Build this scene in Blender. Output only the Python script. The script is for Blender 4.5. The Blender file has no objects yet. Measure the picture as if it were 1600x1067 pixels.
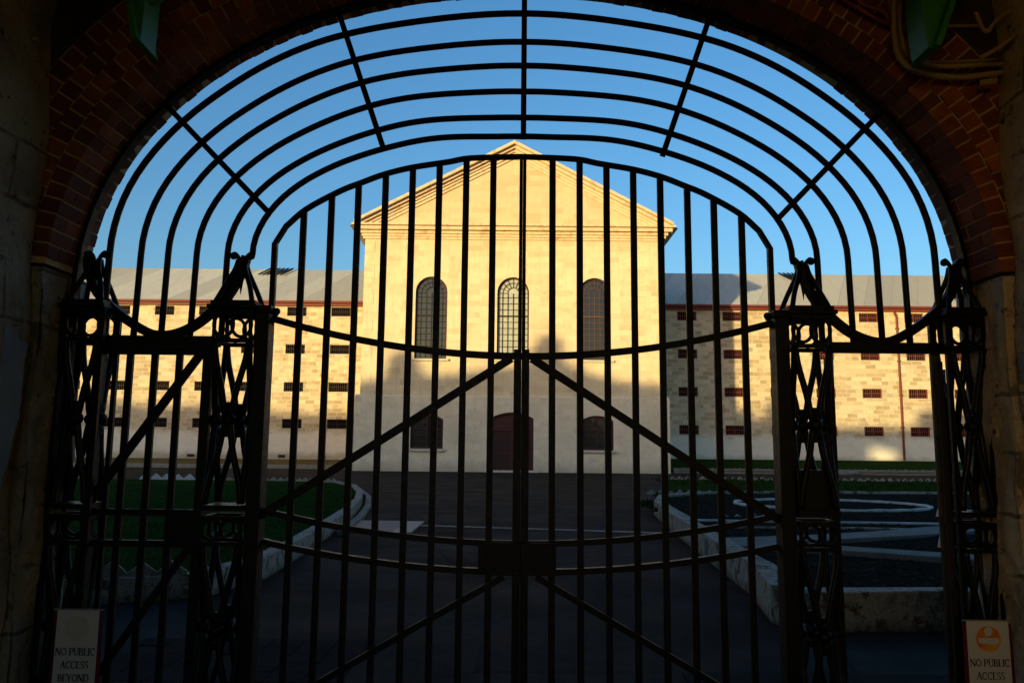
import bpy, bmesh, math, random
from mathutils import Vector, Matrix
random.seed(7)
S = bpy.context.scene
PI = math.pi; R_ = math.radians

# ------------------------------------------------------------------ camera, world, sun, exposure
FPX = 1244.0; TH = math.atan(169 / FPX); RO = 0.0095
CAM = Vector((-0.058, 0.0, 1.6))
f_ = Vector((0, math.cos(TH), math.sin(TH)))
_r = Vector((1, 0, 0)); _u = Vector((0, -math.sin(TH), math.cos(TH)))
r_ = _r * math.cos(RO) + _u * math.sin(RO)
u_ = -_r * math.sin(RO) + _u * math.cos(RO)
cd = bpy.data.cameras.new('camera'); cam = bpy.data.objects.new('camera', cd); S.collection.objects.link(cam)
cam.matrix_world = Matrix(((r_.x, u_.x, -f_.x, CAM.x), (r_.y, u_.y, -f_.y, CAM.y), (r_.z, u_.z, -f_.z, CAM.z), (0, 0, 0, 1)))
cd.sensor_width = 36; cd.sensor_fit = 'HORIZONTAL'; cd.lens = FPX * 36 / 1600
cd.clip_start = 0.05; cd.clip_end = 2000
S.camera = cam
AZ = R_(35.5); EL = R_(4.0)
w = bpy.data.worlds.new("World"); S.world = w; w.use_nodes = True
nt = w.node_tree; bg = nt.nodes['Background']
sky = nt.nodes.new('ShaderNodeTexSky'); sky.sky_type = 'NISHITA'; sky.sun_disc = False
sky.sun_elevation = EL; sky.sun_rotation = PI + AZ
sky.air_density = 1.0; sky.dust_density = 2.2; sky.ozone_density = 2.8
hs = nt.nodes.new('ShaderNodeHueSaturation'); hs.inputs['Saturation'].default_value = 1.12; hs.inputs['Value'].default_value = 1.6
nt.links.new(sky.outputs[0], hs.inputs['Color']); nt.links.new(hs.outputs[0], bg.inputs[0]); bg.inputs[1].default_value = 0.15
sl = bpy.data.lights.new('sun', 'SUN'); so = bpy.data.objects.new('sun', sl); S.collection.objects.link(so)
sl.energy = 2.9; sl.angle = R_(0.9); sl.color = (1.0, 0.82, 0.38)
sd = Vector((math.sin(AZ) * math.cos(EL), math.cos(AZ) * math.cos(EL), -math.sin(EL)))
so.rotation_euler = sd.to_track_quat('-Z', 'Y').to_euler(); so.location = (-60, -80, 12)
S.view_settings.view_transform = 'Standard'; S.view_settings.look = 'None'
S.view_settings.exposure = 0.83; S.view_settings.gamma = 1.0
S.render.engine = 'CYCLES'

# ------------------------------------------------------------------ helpers
def W(px, py, Y):                       # the point at real distance Y that the photo shows at a pixel
    d = f_ * FPX + r_ * (px - 800) + u_ * (533.5 - py)
    return CAM + d * ((Y - CAM.y) / d.y)

class MB:
    def __init__(s): s.v = []; s.f = []
    def add(s, vs, fs):
        n = len(s.v); s.v += [tuple(v) for v in vs]; s.f += [tuple(i + n for i in f) for f in fs]
    def box(s, x0, x1, y0, y1, z0, z1):
        s.add([(x0,y0,z0),(x1,y0,z0),(x1,y1,z0),(x0,y1,z0),(x0,y0,z1),(x1,y0,z1),(x1,y1,z1),(x0,y1,z1)],
              [(0,3,2,1),(4,5,6,7),(0,1,5,4),(1,2,6,5),(2,3,7,6),(3,0,4,7)])
    def prism(s, pts, y0, y1):          # polygon in XZ extruded along Y
        n = len(pts)
        s.add([(x, y0, z) for x, z in pts] + [(x, y1, z) for x, z in pts],
              [tuple(range(n)), tuple(range(2*n-1, n-1, -1))] + [(i, (i+1) % n + 0, (i+1) % n + n, i+n)[::-1] for i in range(n)])
    def slab(s, pts, z0, z1):           # polygon in XY extruded along Z
        n = len(pts)
        s.add([(x, y, z0) for x, y in pts] + [(x, y, z1) for x, y in pts],
              [tuple(range(n-1, -1, -1)), tuple(range(n, 2*n))] + [(i, (i+1) % n, (i+1) % n + n, i+n) for i in range(n)])
    def strip(s, pts, wd, y0, y1, closed=False):   # flat bar following a path in XZ
        n = len(pts); A = []; B = []
        for i in range(n):
            p = Vector(pts[i]); a = Vector(pts[max(i-1, 0)]); b = Vector(pts[min(i+1, n-1)])
            if closed: a = Vector(pts[(i-1) % n]); b = Vector(pts[(i+1) % n])
            t = (b - a).normalized(); nn = Vector((-t.y, t.x)) * wd / 2
            A.append(p + nn); B.append(p - nn)
        vs = []
        for i in range(n): vs += [(A[i].x, y0, A[i].y), (B[i].x, y0, B[i].y), (B[i].x, y1, B[i].y), (A[i].x, y1, A[i].y)]
        fs = []
        for i in range(n if closed else n-1):
            j = (i+1) % n
            for k in range(4): fs.append((4*i+k, 4*i+(k+1) % 4, 4*j+(k+1) % 4, 4*j+k))
        if not closed: fs += [(3,2,1,0), (4*n-4,4*n-3,4*n-2,4*n-1)]
        s.add(vs, fs)
    def tube(s, pts, r, k=8, r1=None):
        pts = [Vector(p) for p in pts]; n = len(pts); vs = []; prev = None
        for i in range(n):
            t = (pts[min(i+1, n-1)] - pts[max(i-1, 0)]).normalized()
            if prev is None:
                a = Vector((0,1,0)) if abs(t.y) < .9 else Vector((1,0,0)); e1 = (a - t*a.dot(t)).normalized()
            else: e1 = (prev - t*prev.dot(t)).normalized()
            prev = e1; e2 = t.cross(e1)
            rr = r if r1 is None else r + (r1-r)*i/(n-1)
            for j in range(k):
                an = 2*PI*(j+.5)/k; vs.append(pts[i] + (e1*math.cos(an) + e2*math.sin(an))*rr)
        fs = [(i*k+j, i*k+(j+1) % k, (i+1)*k+(j+1) % k, (i+1)*k+j) for i in range(n-1) for j in range(k)]
        fs += [tuple(range(k-1, -1, -1)), tuple(range((n-1)*k, n*k))]
        s.add(vs, fs)
    def ball(s, c, r, sx=1, sy=1, sz=1, k=10, m=6):
        vs = [(c[0], c[1], c[2]-r*sz)]
        for i in range(1, m):
            a = PI*i/m
            for j in range(k):
                b = 2*PI*j/k; vs.append((c[0]+r*sx*math.sin(a)*math.cos(b), c[1]+r*sy*math.sin(a)*math.sin(b), c[2]-r*sz*math.cos(a)))
        vs.append((c[0], c[1], c[2]+r*sz)); fs = []
        for j in range(k): fs.append((0, 1+(j+1) % k, 1+j))
        for i in range(m-2):
            for j in range(k): fs.append((1+i*k+j, 1+i*k+(j+1) % k, 1+(i+1)*k+(j+1) % k, 1+(i+1)*k+j))
        L = len(vs)-1
        for j in range(k): fs.append((1+(m-2)*k+j, 1+(m-2)*k+(j+1) % k, L))
        s.add(vs, fs)
    def build(s, name, m, parent=None, smooth=False, bevel=0, rec=True):
        me = bpy.data.meshes.new(name); me.from_pydata(s.v, [], s.f)
        if rec:
            b = bmesh.new(); b.from_mesh(me); bmesh.ops.recalc_face_normals(b, faces=b.faces); b.to_mesh(me); b.free()
        me.materials.append(m)
        if smooth:
            for p in me.polygons: p.use_smooth = True
        o = bpy.data.objects.new(name, me); S.collection.objects.link(o)
        if bevel:
            bv = o.modifiers.new('bevel', 'BEVEL'); bv.width = bevel; bv.segments = 2; bv.limit_method = 'ANGLE'
        if parent:
            o.parent = parent; o.matrix_parent_inverse = Matrix.Translation(-parent.location)
        return o

def tag(o, label=None, cat=None, group=None, kind=None):
    if label: o['label'] = label
    if cat: o['category'] = cat
    if group: o['group'] = group
    if kind: o['kind'] = kind
    return o
def empty(name, loc, label, cat, group=None):
    o = bpy.data.objects.new(name, None); S.collection.objects.link(o); o.location = loc
    o.empty_display_size = .2
    return tag(o, label, cat, group)
def copy_tree(o, parent, off):
    c = o.copy(); S.collection.objects.link(c)
    c.parent = parent
    if parent is not None and o.type == 'MESH' and off is not None:
        c.location = o.location + Vector(off)
    for ch in list(o.children): copy_tree(ch, c, None)
    return c

# ------------------------------------------------------------------ materials
class NM:
    def __init__(s, name, rough=.8, spec=.3, metal=0):
        s.m = bpy.data.materials.new(name); s.m.use_nodes = True; s.t = s.m.node_tree
        s.b = s.t.nodes['Principled BSDF']; s.b.inputs['Roughness'].default_value = rough
        s.b.inputs['Specular IOR Level'].default_value = spec; s.b.inputs['Metallic'].default_value = metal
        s.co = s.t.nodes.new('ShaderNodeTexCoord').outputs['Object']
    def L(s, a, b): s.t.links.new(a, b)
    def node(s, k, **kw):
        n = s.t.nodes.new(k)
        for a, v in kw.items(): setattr(n, a, v)
        return n
    def map(s, scale=(1,1,1), rot=(0,0,0), loc=(0,0,0)):
        n = s.node('ShaderNodeMapping'); n.inputs['Scale'].default_value = scale; n.inputs['Rotation'].default_value = rot; n.inputs['Location'].default_value = loc
        s.L(s.co, n.inputs[0]); return n.outputs[0]
    def noise(s, sc, det=6, ro=.6, vec=None, dist=0):
        n = s.node('ShaderNodeTexNoise'); n.inputs['Scale'].default_value = sc; n.inputs['Detail'].default_value = det
        n.inputs['Roughness'].default_value = ro; n.inputs['Distortion'].default_value = dist
        s.L(vec or s.co, n.inputs['Vector']); return n.outputs['Fac']
    def ramp(s, fac, stops, interp='LINEAR'):
        n = s.node('ShaderNodeValToRGB'); e = n.color_ramp.elements; n.color_ramp.interpolation = interp
        while len(e) < len(stops): e.new(.5)
        for i, (p, c) in enumerate(stops):
            e[i].position = p; e[i].color = (*c, 1) if not isinstance(c, (int, float)) else (c, c, c, 1)
        s.L(fac, n.inputs[0]); return n.outputs[0]
    def mix(s, fac, a, b, mode='MIX'):
        n = s.node('ShaderNodeMix', data_type='RGBA', blend_type=mode)
        for v, i in ((fac, 0), (a, 6), (b, 7)):
            if isinstance(v, (int, float)): n.inputs[i].default_value = v
            elif isinstance(v, tuple): n.inputs[i].default_value = (*v, 1)
            else: s.L(v, n.inputs[i])
        return n.outputs[2]
    def math(s, op, a, b=None, c=None):
        n = s.node('ShaderNodeMath', operation=op)
        for i, v in enumerate((a, b, c)):
            if v is None: continue
            if isinstance(v, (int, float)): n.inputs[i].default_value = v
            else: s.L(v, n.inputs[i])
        return n.outputs[0]
    def sep(s, vec=None):
        n = s.node('ShaderNodeSeparateXYZ'); s.L(vec or s.co, n.inputs[0]); return n.outputs
    def comb(s, x, y, z):
        n = s.node('ShaderNodeCombineXYZ')
        for i, v in enumerate((x, y, z)):
            if isinstance(v, (int, float)): n.inputs[i].default_value = v
            else: s.L(v, n.inputs[i])
        return n.outputs[0]
    def color(s, c):
        if isinstance(c, tuple): s.b.inputs['Base Color'].default_value = (*c, 1)
        else: s.L(c, s.b.inputs['Base Color'])
        return s
    def bump(s, h, strength=.4, dist=.02):
        n = s.node('ShaderNodeBump'); n.inputs['Strength'].default_value = strength; n.inputs['Distance'].default_value = dist
        s.L(h, n.inputs['Height'])
        pr = s.b.inputs['Normal']
        if pr.is_linked: s.L(pr.links[0].from_socket, n.inputs['Normal'])
        s.L(n.outputs[0], pr); return s
    def rough(s, v): s.L(v, s.b.inputs['Roughness']); return s

def simple(name, c, rough=.7, spec=.3, var=.25, sc=8, bump=.15, metal=0):
    n = NM(name, rough, spec, metal); f = n.noise(sc)
    n.color(n.mix(f, tuple(x*(1-var) for x in c), tuple(min(1, x*(1+var)) for x in c))); n.bump(n.noise(sc*6), bump, .004); return n.m

def m_iron():
    n = NM('iron_paint', .5, .2); f = n.noise(14, 8)
    n.color(n.ramp(f, [(.3, (.002,.002,.0022)), (.62, (.004,.0038,.0035)), (.78, (.010,.006,.004))]))
    n.rough(n.ramp(n.noise(30), [(.3, .35), (.7, .62)])); n.bump(n.noise(90), .25, .002); return n.m
IRON = m_iron()

def stone_wall(name, seed, bw=.95, bh=.335, plaster=0.0):
    n = NM(name, .9, .15)
    x, y, z = n.sep()
    wob = n.noise(.9, 3); v = n.comb(n.math('ADD', x, n.math('ADD', seed, y)), n.math('ADD', z, n.math('MULTIPLY', wob, .05)), 0)
    def brick(c1, c2, bias):
        b = n.node('ShaderNodeTexBrick'); n.L(v, b.inputs['Vector'])
        b.inputs['Scale'].default_value = 1; b.inputs['Brick Width'].default_value = bw; b.inputs['Row Height'].default_value = bh
        b.inputs['Mortar Size'].default_value = .028; b.inputs['Mortar Smooth'].default_value = .3; b.inputs['Bias'].default_value = bias
        b.inputs['Color1'].default_value = (*c1, 1); b.inputs['Color2'].default_value = (*c2, 1); b.inputs['Mortar'].default_value = (.68,.52,.35,1)
        b.offset = .43; b.squash = .7; b.squash_frequency = 3
        return b
    b1 = brick((.72,.55,.34), (.32,.21,.11), -.25); b2 = brick((.74,.60,.40), (.40,.28,.15), -.1)
    col = n.mix(n.ramp(n.noise(.35, 4), [(.35, 0.0), (.6, 1.0)]), b1.outputs[0], b2.outputs[0])
    # limewash left in patches hides the courses
    pat = n.ramp(n.noise(.55, 7, .65, dist=.4), [(.5, 0.0), (.68, .6)])
    col = n.mix(pat, col, (.70,.53,.36))
    col = n.mix(n.ramp(n.noise(7, 8, .8), [(.46, 0.0), (.6, .4)]), col, (.36,.27,.16))
    # damp stains and pits
    st = n.ramp(n.noise(1.3, 10, .8), [(.53, 0.0), (.68, .6)])
    col = n.mix(st, col, (.26,.20,.12))
    low = n.ramp(n.math('ADD', z, n.math('MULTIPLY', n.noise(.8, 5), 1.6)), [(.0, 1.0), (1.0, 0.0)])
    zz = n.node('ShaderNodeMapRange'); n.L(n.math('ADD', z, n.math('MULTIPLY', n.noise(.7, 5), 1.8)), zz.inputs[0])
    zz.inputs[1].default_value = 3.6; zz.inputs[2].default_value = 4.1; zz.inputs[3].default_value = 1; zz.inputs[4].default_value = 0
    col = n.mix(n.math("MULTIPLY", zz.outputs[0], .75), col, (.82,.75,.63))
    z2 = n.node('ShaderNodeMapRange'); n.L(n.math('ADD', z, n.math('MULTIPLY', n.noise(1.4, 6), .8)), z2.inputs[0])
    z2.inputs[1].default_value = 1.25; z2.inputs[2].default_value = 1.75; z2.inputs[3].default_value = 1; z2.inputs[4].default_value = 0
    col = n.mix(n.math('MULTIPLY', z2.outputs[0], .65), col, (.30,.24,.14))
    n.color(col); n.bump(b1.outputs['Fac'], -.5, .02); n.bump(n.noise(9, 8), .5, .03)
    return n.m
STONE_L = stone_wall('limestone_blocks', 0.3, .82, .34); STONE_R = stone_wall('limestone_blocks_warm', 7.7, .9, .36)

def m_chapel():
    n = NM('limewashed_stone', .88, .15); x, y, z = n.sep()
    v = n.comb(n.math('ADD', x, n.math('MULTIPLY', n.noise(.8, 5), .35)), n.math('ADD', z, n.math('MULTIPLY', n.noise(.6, 5, .6, vec=n.map(loc=(5,3,1))), .22)), 0)
    b = n.node('ShaderNodeTexBrick'); n.L(v, b.inputs['Vector']); b.inputs['Scale'].default_value = 1
    b.inputs['Brick Width'].default_value = 1.15; b.inputs['Row Height'].default_value = .42; b.inputs['Mortar Size'].default_value = .012
    b.inputs['Color1'].default_value = (.78,.60,.38,1); b.inputs['Color2'].default_value = (.53,.39,.23,1); b.inputs['Mortar'].default_value = (.70,.54,.35,1)
    b.inputs['Bias'].default_value = -.25; b.squash = .75
    wash = n.ramp(n.noise(.7, 7, .6, dist=.5), [(.44, 0.0), (.60, .66)])
    hi = n.node('ShaderNodeMapRange'); n.L(z, hi.inputs[0]); hi.inputs[1].default_value = 16; hi.inputs[2].default_value = 19; hi.inputs[3].default_value = .9; hi.inputs[4].default_value = .55
    col = n.mix(n.math('MULTIPLY', wash, hi.outputs[0]), b.outputs[0], (.79,.63,.41))
    col = n.mix(n.ramp(n.noise(5, 8, .7), [(.60, 0.0), (.72, .45)]), col, (.38,.28,.16))
    str_ = n.noise(1, 6, .6, vec=n.map((3.5, 3.5, .22)))
    col = n.mix(n.ramp(str_, [(.52, 0.0), (.75, .4)]), col, (.42,.36,.25))
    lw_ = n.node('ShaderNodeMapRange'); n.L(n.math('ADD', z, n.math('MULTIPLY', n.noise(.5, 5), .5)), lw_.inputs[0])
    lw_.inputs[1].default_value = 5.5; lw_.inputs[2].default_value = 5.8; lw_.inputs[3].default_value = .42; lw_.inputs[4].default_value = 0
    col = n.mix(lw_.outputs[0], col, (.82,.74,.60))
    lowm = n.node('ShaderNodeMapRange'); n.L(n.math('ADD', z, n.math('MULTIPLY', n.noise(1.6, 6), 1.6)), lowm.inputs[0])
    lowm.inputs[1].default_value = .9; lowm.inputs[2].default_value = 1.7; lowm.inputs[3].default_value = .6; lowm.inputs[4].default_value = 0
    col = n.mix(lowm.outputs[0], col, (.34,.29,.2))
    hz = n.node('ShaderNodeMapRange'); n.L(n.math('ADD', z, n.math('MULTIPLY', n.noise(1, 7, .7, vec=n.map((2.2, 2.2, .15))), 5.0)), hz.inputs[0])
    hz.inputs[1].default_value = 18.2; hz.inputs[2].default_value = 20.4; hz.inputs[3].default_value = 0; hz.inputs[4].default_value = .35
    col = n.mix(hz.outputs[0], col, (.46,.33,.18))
    col = n.mix(n.ramp(n.noise(2.6, 10, .82), [(.53, 0.0), (.64, .5)]), col, (.50,.38,.22))
    col = n.mix(n.ramp(n.noise(.45, 8, .7), [(.45, 0.0), (.62, .35)]), col, (.60,.46,.27))
    n.color(col); n.bump(n.noise(2.5, 8, .65), .5, .05); n.bump(b.outputs['Fac'], -.2, .01); return n.m
CHAPEL = m_chapel()

def m_cornice():
    n = NM('cornice_stone', .85, .2)
    col = n.ramp(n.noise(1.6, 7, .7), [(.3, (.56,.40,.24)), (.5, (.72,.54,.35)), (.7, (.46,.28,.14))])
    n.color(col); n.bump(n.noise(12), .4, .03); return n.m
CORN = m_cornice()

def m_roof(name, base):
    n = NM(name, .55, .3); x, y, z = n.sep()
    wv = n.node('ShaderNodeTexWave', wave_type='BANDS', bands_direction='X'); n.L(n.co, wv.inputs['Vector']); wv.inputs['Scale'].default_value = 1.6
    # iron sheets in slightly different tones, the joints running up the slope
    sx = n.math('FLOOR', n.math('MULTIPLY', n.math('ADD', x, n.math('MULTIPLY', y, -.55)), .42))
    wn = n.node('ShaderNodeTexWhiteNoise', noise_dimensions='1D'); n.L(sx, wn.inputs['W'])
    col = n.mix(wn.outputs['Value'], tuple(c*.70 for c in base), base)
    fr_ = n.math('FRACT', n.math('MULTIPLY', n.math('ADD', x, n.math('MULTIPLY', y, -.55)), .42))
    col = n.mix(n.ramp(fr_, [(0, .45), (.05, 0.0)]), col, (.16,.14,.12))
    col = n.mix(n.ramp(n.noise(1.0, 8, .7, vec=n.map((2.5, .25, .25))), [(.5, 0.0), (.7, .35)]), col, (.27,.22,.16))
    col = n.mix(n.ramp(n.noise(.8, 6, .6), [(.5, 0.0), (.75, .2)]), col, (.36,.31,.24))
    n.color(col); n.bump(wv.outputs['Color'], .35, .03); return n.m
ROOF_L = m_roof('corrugated_iron', (.52,.50,.44)); ROOF_R = m_roof('corrugated_iron_pale', (.55,.51,.42))

def m_asphalt():
    n = NM('asphalt', .95, .02)
    col = n.ramp(n.noise(.5, 10, .75, dist=.3), [(.3, (.011,.0103,.0096)), (.46, (.018,.0170,.0160)), (.57,(.028,.0265,.0245)), (.72, (.050,.047,.042))])
    col = n.mix(n.ramp(n.noise(70, 3), [(.62, 0.0), (.75, .5)]), col, (.06,.06,.06))
    cr = n.node('ShaderNodeTexVoronoi', feature='DISTANCE_TO_EDGE'); cr.inputs['Scale'].default_value = .28
    n.L(n.mix(.25, n.co, n.node('ShaderNodeTexNoise').outputs['Color'], 'ADD'), cr.inputs['Vector'])
    col = n.mix(n.ramp(cr.outputs['Distance'], [(0, .8), (.012, 0.0)]), col, (.012,.012,.012))
    n.color(col); n.bump(n.noise(120, 4), .5, .01); n.rough(n.ramp(n.noise(.6, 6), [(.3, .7), (.7, .95)])); return n.m
ASPH = m_asphalt()
def m_grass():
    n = NM('grass', .95, 0.0)
    n.color(n.ramp(n.noise(1.2, 8, .7), [(.3, (.010,.024,.005)), (.55, (.019,.040,.008)), (.75, (.036,.046,.014))])); n.bump(n.noise(40), .8, .03); return n.m
GRASS = m_grass()
def m_dry():
    n = NM('dry_grass', .95, 0.0)
    n.color(n.ramp(n.noise(1.6, 8, .7), [(.3, (.06,.055,.022)), (.55, (.13,.10,.045)), (.75, (.17,.13,.07))])); n.bump(n.noise(30), .8, .03); return n.m
DRY = m_dry()
SOIL = simple('bark_soil', (.020,.016,.012), .95, 0, .6, 9, .8)
def m_limewash():
    n = NM('old_limewash', .85, .2)
    col = n.ramp(n.noise(4.5, 12, .8, dist=.5), [(.38, (.03,.021,.013)), (.455, (.12,.09,.055)), (.51, (.30,.27,.22)), (.58,(.19,.165,.13)), (.7, (.07,.06,.045))])
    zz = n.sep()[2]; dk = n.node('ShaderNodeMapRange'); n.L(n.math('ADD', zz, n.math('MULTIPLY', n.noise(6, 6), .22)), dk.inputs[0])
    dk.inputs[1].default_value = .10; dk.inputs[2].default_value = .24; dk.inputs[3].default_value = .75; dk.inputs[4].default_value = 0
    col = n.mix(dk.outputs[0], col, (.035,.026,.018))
    n.color(col); n.bump(n.noise(14, 8), .7, .03); return n.m
LIME = m_limewash()
CONC = simple('concrete_coping', (.17,.16,.14), .95, .05, .55, 3.5, .6)
WHITE = simple('white_edging', (.50,.48,.44), .9, .05, .5, 3, .4)
KERBST = simple('kerb_stone', (.24,.21,.16), .9, .2, .45, 3, .5)

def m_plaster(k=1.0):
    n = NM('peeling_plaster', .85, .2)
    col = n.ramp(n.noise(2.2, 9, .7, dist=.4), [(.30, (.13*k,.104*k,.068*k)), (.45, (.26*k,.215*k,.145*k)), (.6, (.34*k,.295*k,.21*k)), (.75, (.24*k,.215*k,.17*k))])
    pt = n.ramp(n.noise(1.15, 5, .6, vec=n.map(loc=(3.3, 1.2, 5.1)), dist=.8), [(.66, 0.0), (.68, .6)])
    col = n.mix(pt, col, (.36,.38,.38))
    X, Y_, Z = n.sep()
    bt = n.node('ShaderNodeTexBrick'); n.L(n.comb(n.math('ADD', Y_, n.math('MULTIPLY', n.noise(3, 3), .05)), n.math('ADD', Z, n.math('MULTIPLY', n.noise(2.2, 4), .09)), 0), bt.inputs['Vector'])
    bt.inputs['Scale'].default_value = 1; bt.inputs['Brick Width'].default_value = .52; bt.inputs['Row Height'].default_value = .33; bt.inputs['Mortar Size'].default_value = .012
    lost = n.ramp(n.noise(1.7, 6, .65, vec=n.map(loc=(9, 4, 2))), [(.47, 0.0), (.53, 1.0)])
    joint = n.math('MULTIPLY', bt.outputs['Fac'], lost)
    col = n.mix(n.math('MULTIPLY', joint, .7), col, (.07,.05,.03)); n.bump(joint, -.8, .03); n.bump(lost, .4, .02)
    spot = n.ramp(n.noise(9, 8, .8), [(.58, 0.0), (.66, .8)])
    col = n.mix(spot, col, (.06,.04,.022))
    pits = n.ramp(n.noise(13, 6, .75), [(.34, 1.0), (.42, 0.0)])
    col = n.mix(pits, col, (.02,.014,.01))
    n.color(col); n.bump(pt, .3, .01); n.bump(n.noise(5, 10, .7), 1, .06); n.bump(pits, -.8, .02); return n.m
PLAST = m_plaster(); PLAST_LIT = m_plaster(1.75)  # second plaster is paler: the brighter light on the right put into colour
def m_brick():
    n = NM('arch_bricks', .85, .2); g = n.node('ShaderNodeNewGeometry')
    col = n.ramp(g.outputs['Random Per Island'], [(0, (.09,.022,.014)), (.3, (.22,.05,.024)), (.7, (.34,.095,.04)), (.85,(.12,.035,.022)), (1, (.20,.05,.024))])
    col = n.mix(n.ramp(n.noise(26, 8, .7), [(.5, 0.0), (.75, .55)]), col, (.10,.035,.02))
    col = n.mix(n.ramp(n.noise(1.3, 8, .7), [(.42, 0.0), (.6, .7)]), col, (.06,.025,.016))  # broad dark blotches put the arch's shade into the brick colour
    n.color(col); n.bump(n.noise(45, 8), .6, .01); return n.m
BRICK = m_brick()
MORT = simple('lime_mortar', (.46,.31,.15), .95, .1, .3, 20, .6)
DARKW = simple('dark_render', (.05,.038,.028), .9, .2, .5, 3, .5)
GREEN = simple('green_paint', (.025,.17,.035), .45, .4, .3, 6, .15)
PIPE = simple('conduit_paint', (.32,.25,.13), .5, .4, .35, 12, .2)
REDP = simple('red_cable', (.20,.03,.02), .5, .4, .2, 12, .1)
REDC = simple('red_oxide_iron', (.17,.045,.03), .7, .2, .3, 5, .2)
REDW = simple('red_brown_timber', (.055,.012,.011), .6, .3, .3, 5, .2)
GUTT = simple('gutter_paint', (.17,.035,.022), .6, .3, .2, 4, .1)
BARL = simple('brown_glazing_bars', (.12,.06,.035), .7, .2, .3, 9, .1)
BARM = simple('window_bars', (.035,.018,.014), .7, .2, .3, 9, .1)
DARKI = simple('dark_room', (.006,.005,.005), 1, 0, .2, 2, 0)
SILL = simple('sill_stone', (.55,.49,.37), .85, .2, .2, 6, .3)
def m_glass(name, c, rough=.12, spec=.6):
    n = NM(name, rough, spec); n.color(n.mix(n.noise(1.7, 4), tuple(x*.6 for x in c), tuple(x*1.4 for x in c)))
    n.bump(n.noise(1.2, 2), .25, .05); return n.m
GL_DARK = m_glass('old_glass', (.035,.035,.022)); GL_DEEP = m_glass('old_glass_deep', (.022,.018,.016)); GL_PALE = m_glass('pale_bright_glass', (.42,.41,.33), .3, .5)  # pale pane: brightness of the centre window put into the glass colour
CLOTH = simple('banner_cloth', (.50,.49,.45), .8, .2, .06, 3, .1)
MAROON = simple('maroon_cloth', (.10,.008,.022), .8, .2, .15, 8, .1)
INK = simple('ink', (.012,.012,.014), .7, .2, .1, 8, 0)
def m_orange():
    n = NM('orange_print', .8, .2); n.color(n.ramp(n.noise(22, 4), [(.35, (.50,.10,.01)), (.5, (.62,.20,.02)), (.65, (.60,.35,.05))])); return n.m
ORANGE = m_orange()
RUSTY = simple('weathered_steel', (.028,.02,.011), .85, .1, .5, 18, .5)
METAL = simple('grate_steel', (.20,.19,.17), .6, .4, .3, 6, .3)

# ------------------------------------------------------------------ ground
g = MB(); g.add([(-700,-150,0),(700,-150,0),(700,900,0),(-700,900,0)], [(0,1,2,3)])
tag(g.build('ground', ASPH, rec=False), kind='structure')
def terrace(name, x0, x1, y0, y1, z0, z1, m):     # a bank that climbs to the foot of the wing
    t = MB(); t.add([(x0,y0,-.1),(x1,y0,-.1),(x1,y1,-.1),(x0,y1,-.1),(x0,y0,z0),(x1,y0,z0),(x1,y1,z1),(x0,y1,z1)],
        [(4,5,6,7),(0,1,5,4),(1,2,6,5),(3,0,4,7)])
    return tag(t.build(name, m), kind='structure')
terrace('grass_bank', -90, -12.2, 62, 70.4, .22, .62, DRY)
terrace('grass_bank', 12.2, 90, 60, 70.4, .28, .98, GRASS)
def kerb(path, wdt, z0, z1, m, name, label, cat='kerb', tooth=0, mt=None):
    b = MB(); n = len(path); L = []; Rr = []
    for i in range(n):
        a = Vector(path[max(i-1,0)]); c = Vector(path[min(i+1,n-1)]); t = (c-a).normalized(); nn = Vector((-t.y, t.x))*wdt/2
        L.append(Vector(path[i])+nn); Rr.append(Vector(path[i])-nn)
    vs = []
    for i in range(n):
        j1, j2 = random.uniform(-.012,.012), random.uniform(-.012,.012)
        vs += [(L[i].x,L[i].y,z0),(Rr[i].x,Rr[i].y,z0),(Rr[i].x,Rr[i].y,z1+j1),(L[i].x,L[i].y,z1+j2)]
    fs = [(4*i+k,4*i+(k+1)%4,4*i+4+(k+1)%4,4*i+4+k) for i in range(n-1) for k in range(4)] + [(0,1,2,3),(4*n-4,4*n-1,4*n-2,4*n-3)]
    b.add(vs, fs); o = b.build(name, m, bevel=.012); tag(o, label, cat)
    return o
def densify(path, step):
    out = []
    for a, b in zip(path, path[1:]):
        a, b = Vector(a), Vector(b); n = max(1, int((b-a).length/step))
        out += [tuple(a.lerp(b, i/n)) for i in range(n)]
    return out + [tuple(path[-1])]
def teeth(path, size, h, z, th, m, name, label, jit=.15):
    b = MB(); pts = densify(path, size)
    for p, q in zip(pts, pts[1:]):
        p, q = Vector(p), Vector(q); t = (q-p).normalized(); nn = Vector((-t.y,t.x))*th/2
        hh = h*random.uniform(1-jit, 1+jit); m_ = (p+q)/2; sh = random.uniform(-.1,.1)*size
        top = m_ + t*sh
        vs = []
        for s_ in (1,-1): vs += [(p.x+nn.x*s_,p.y+nn.y*s_,z),(q.x+nn.x*s_,q.y+nn.y*s_,z),(q.x+nn.x*s_,q.y+nn.y*s_,z+hh*.25),(top.x+nn.x*s_,top.y+nn.y*s_,z+hh),(p.x+nn.x*s_,p.y+nn.y*s_,z+hh*.25)]
        b.add(vs, [(0,1,2,3,4),(9,8,7,6,5)]+[(i,i+5,(i+1)%5+5,(i+1)%5) for i in range(5)])
    return tag(b.build(name, m), label, 'edging')

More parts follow.
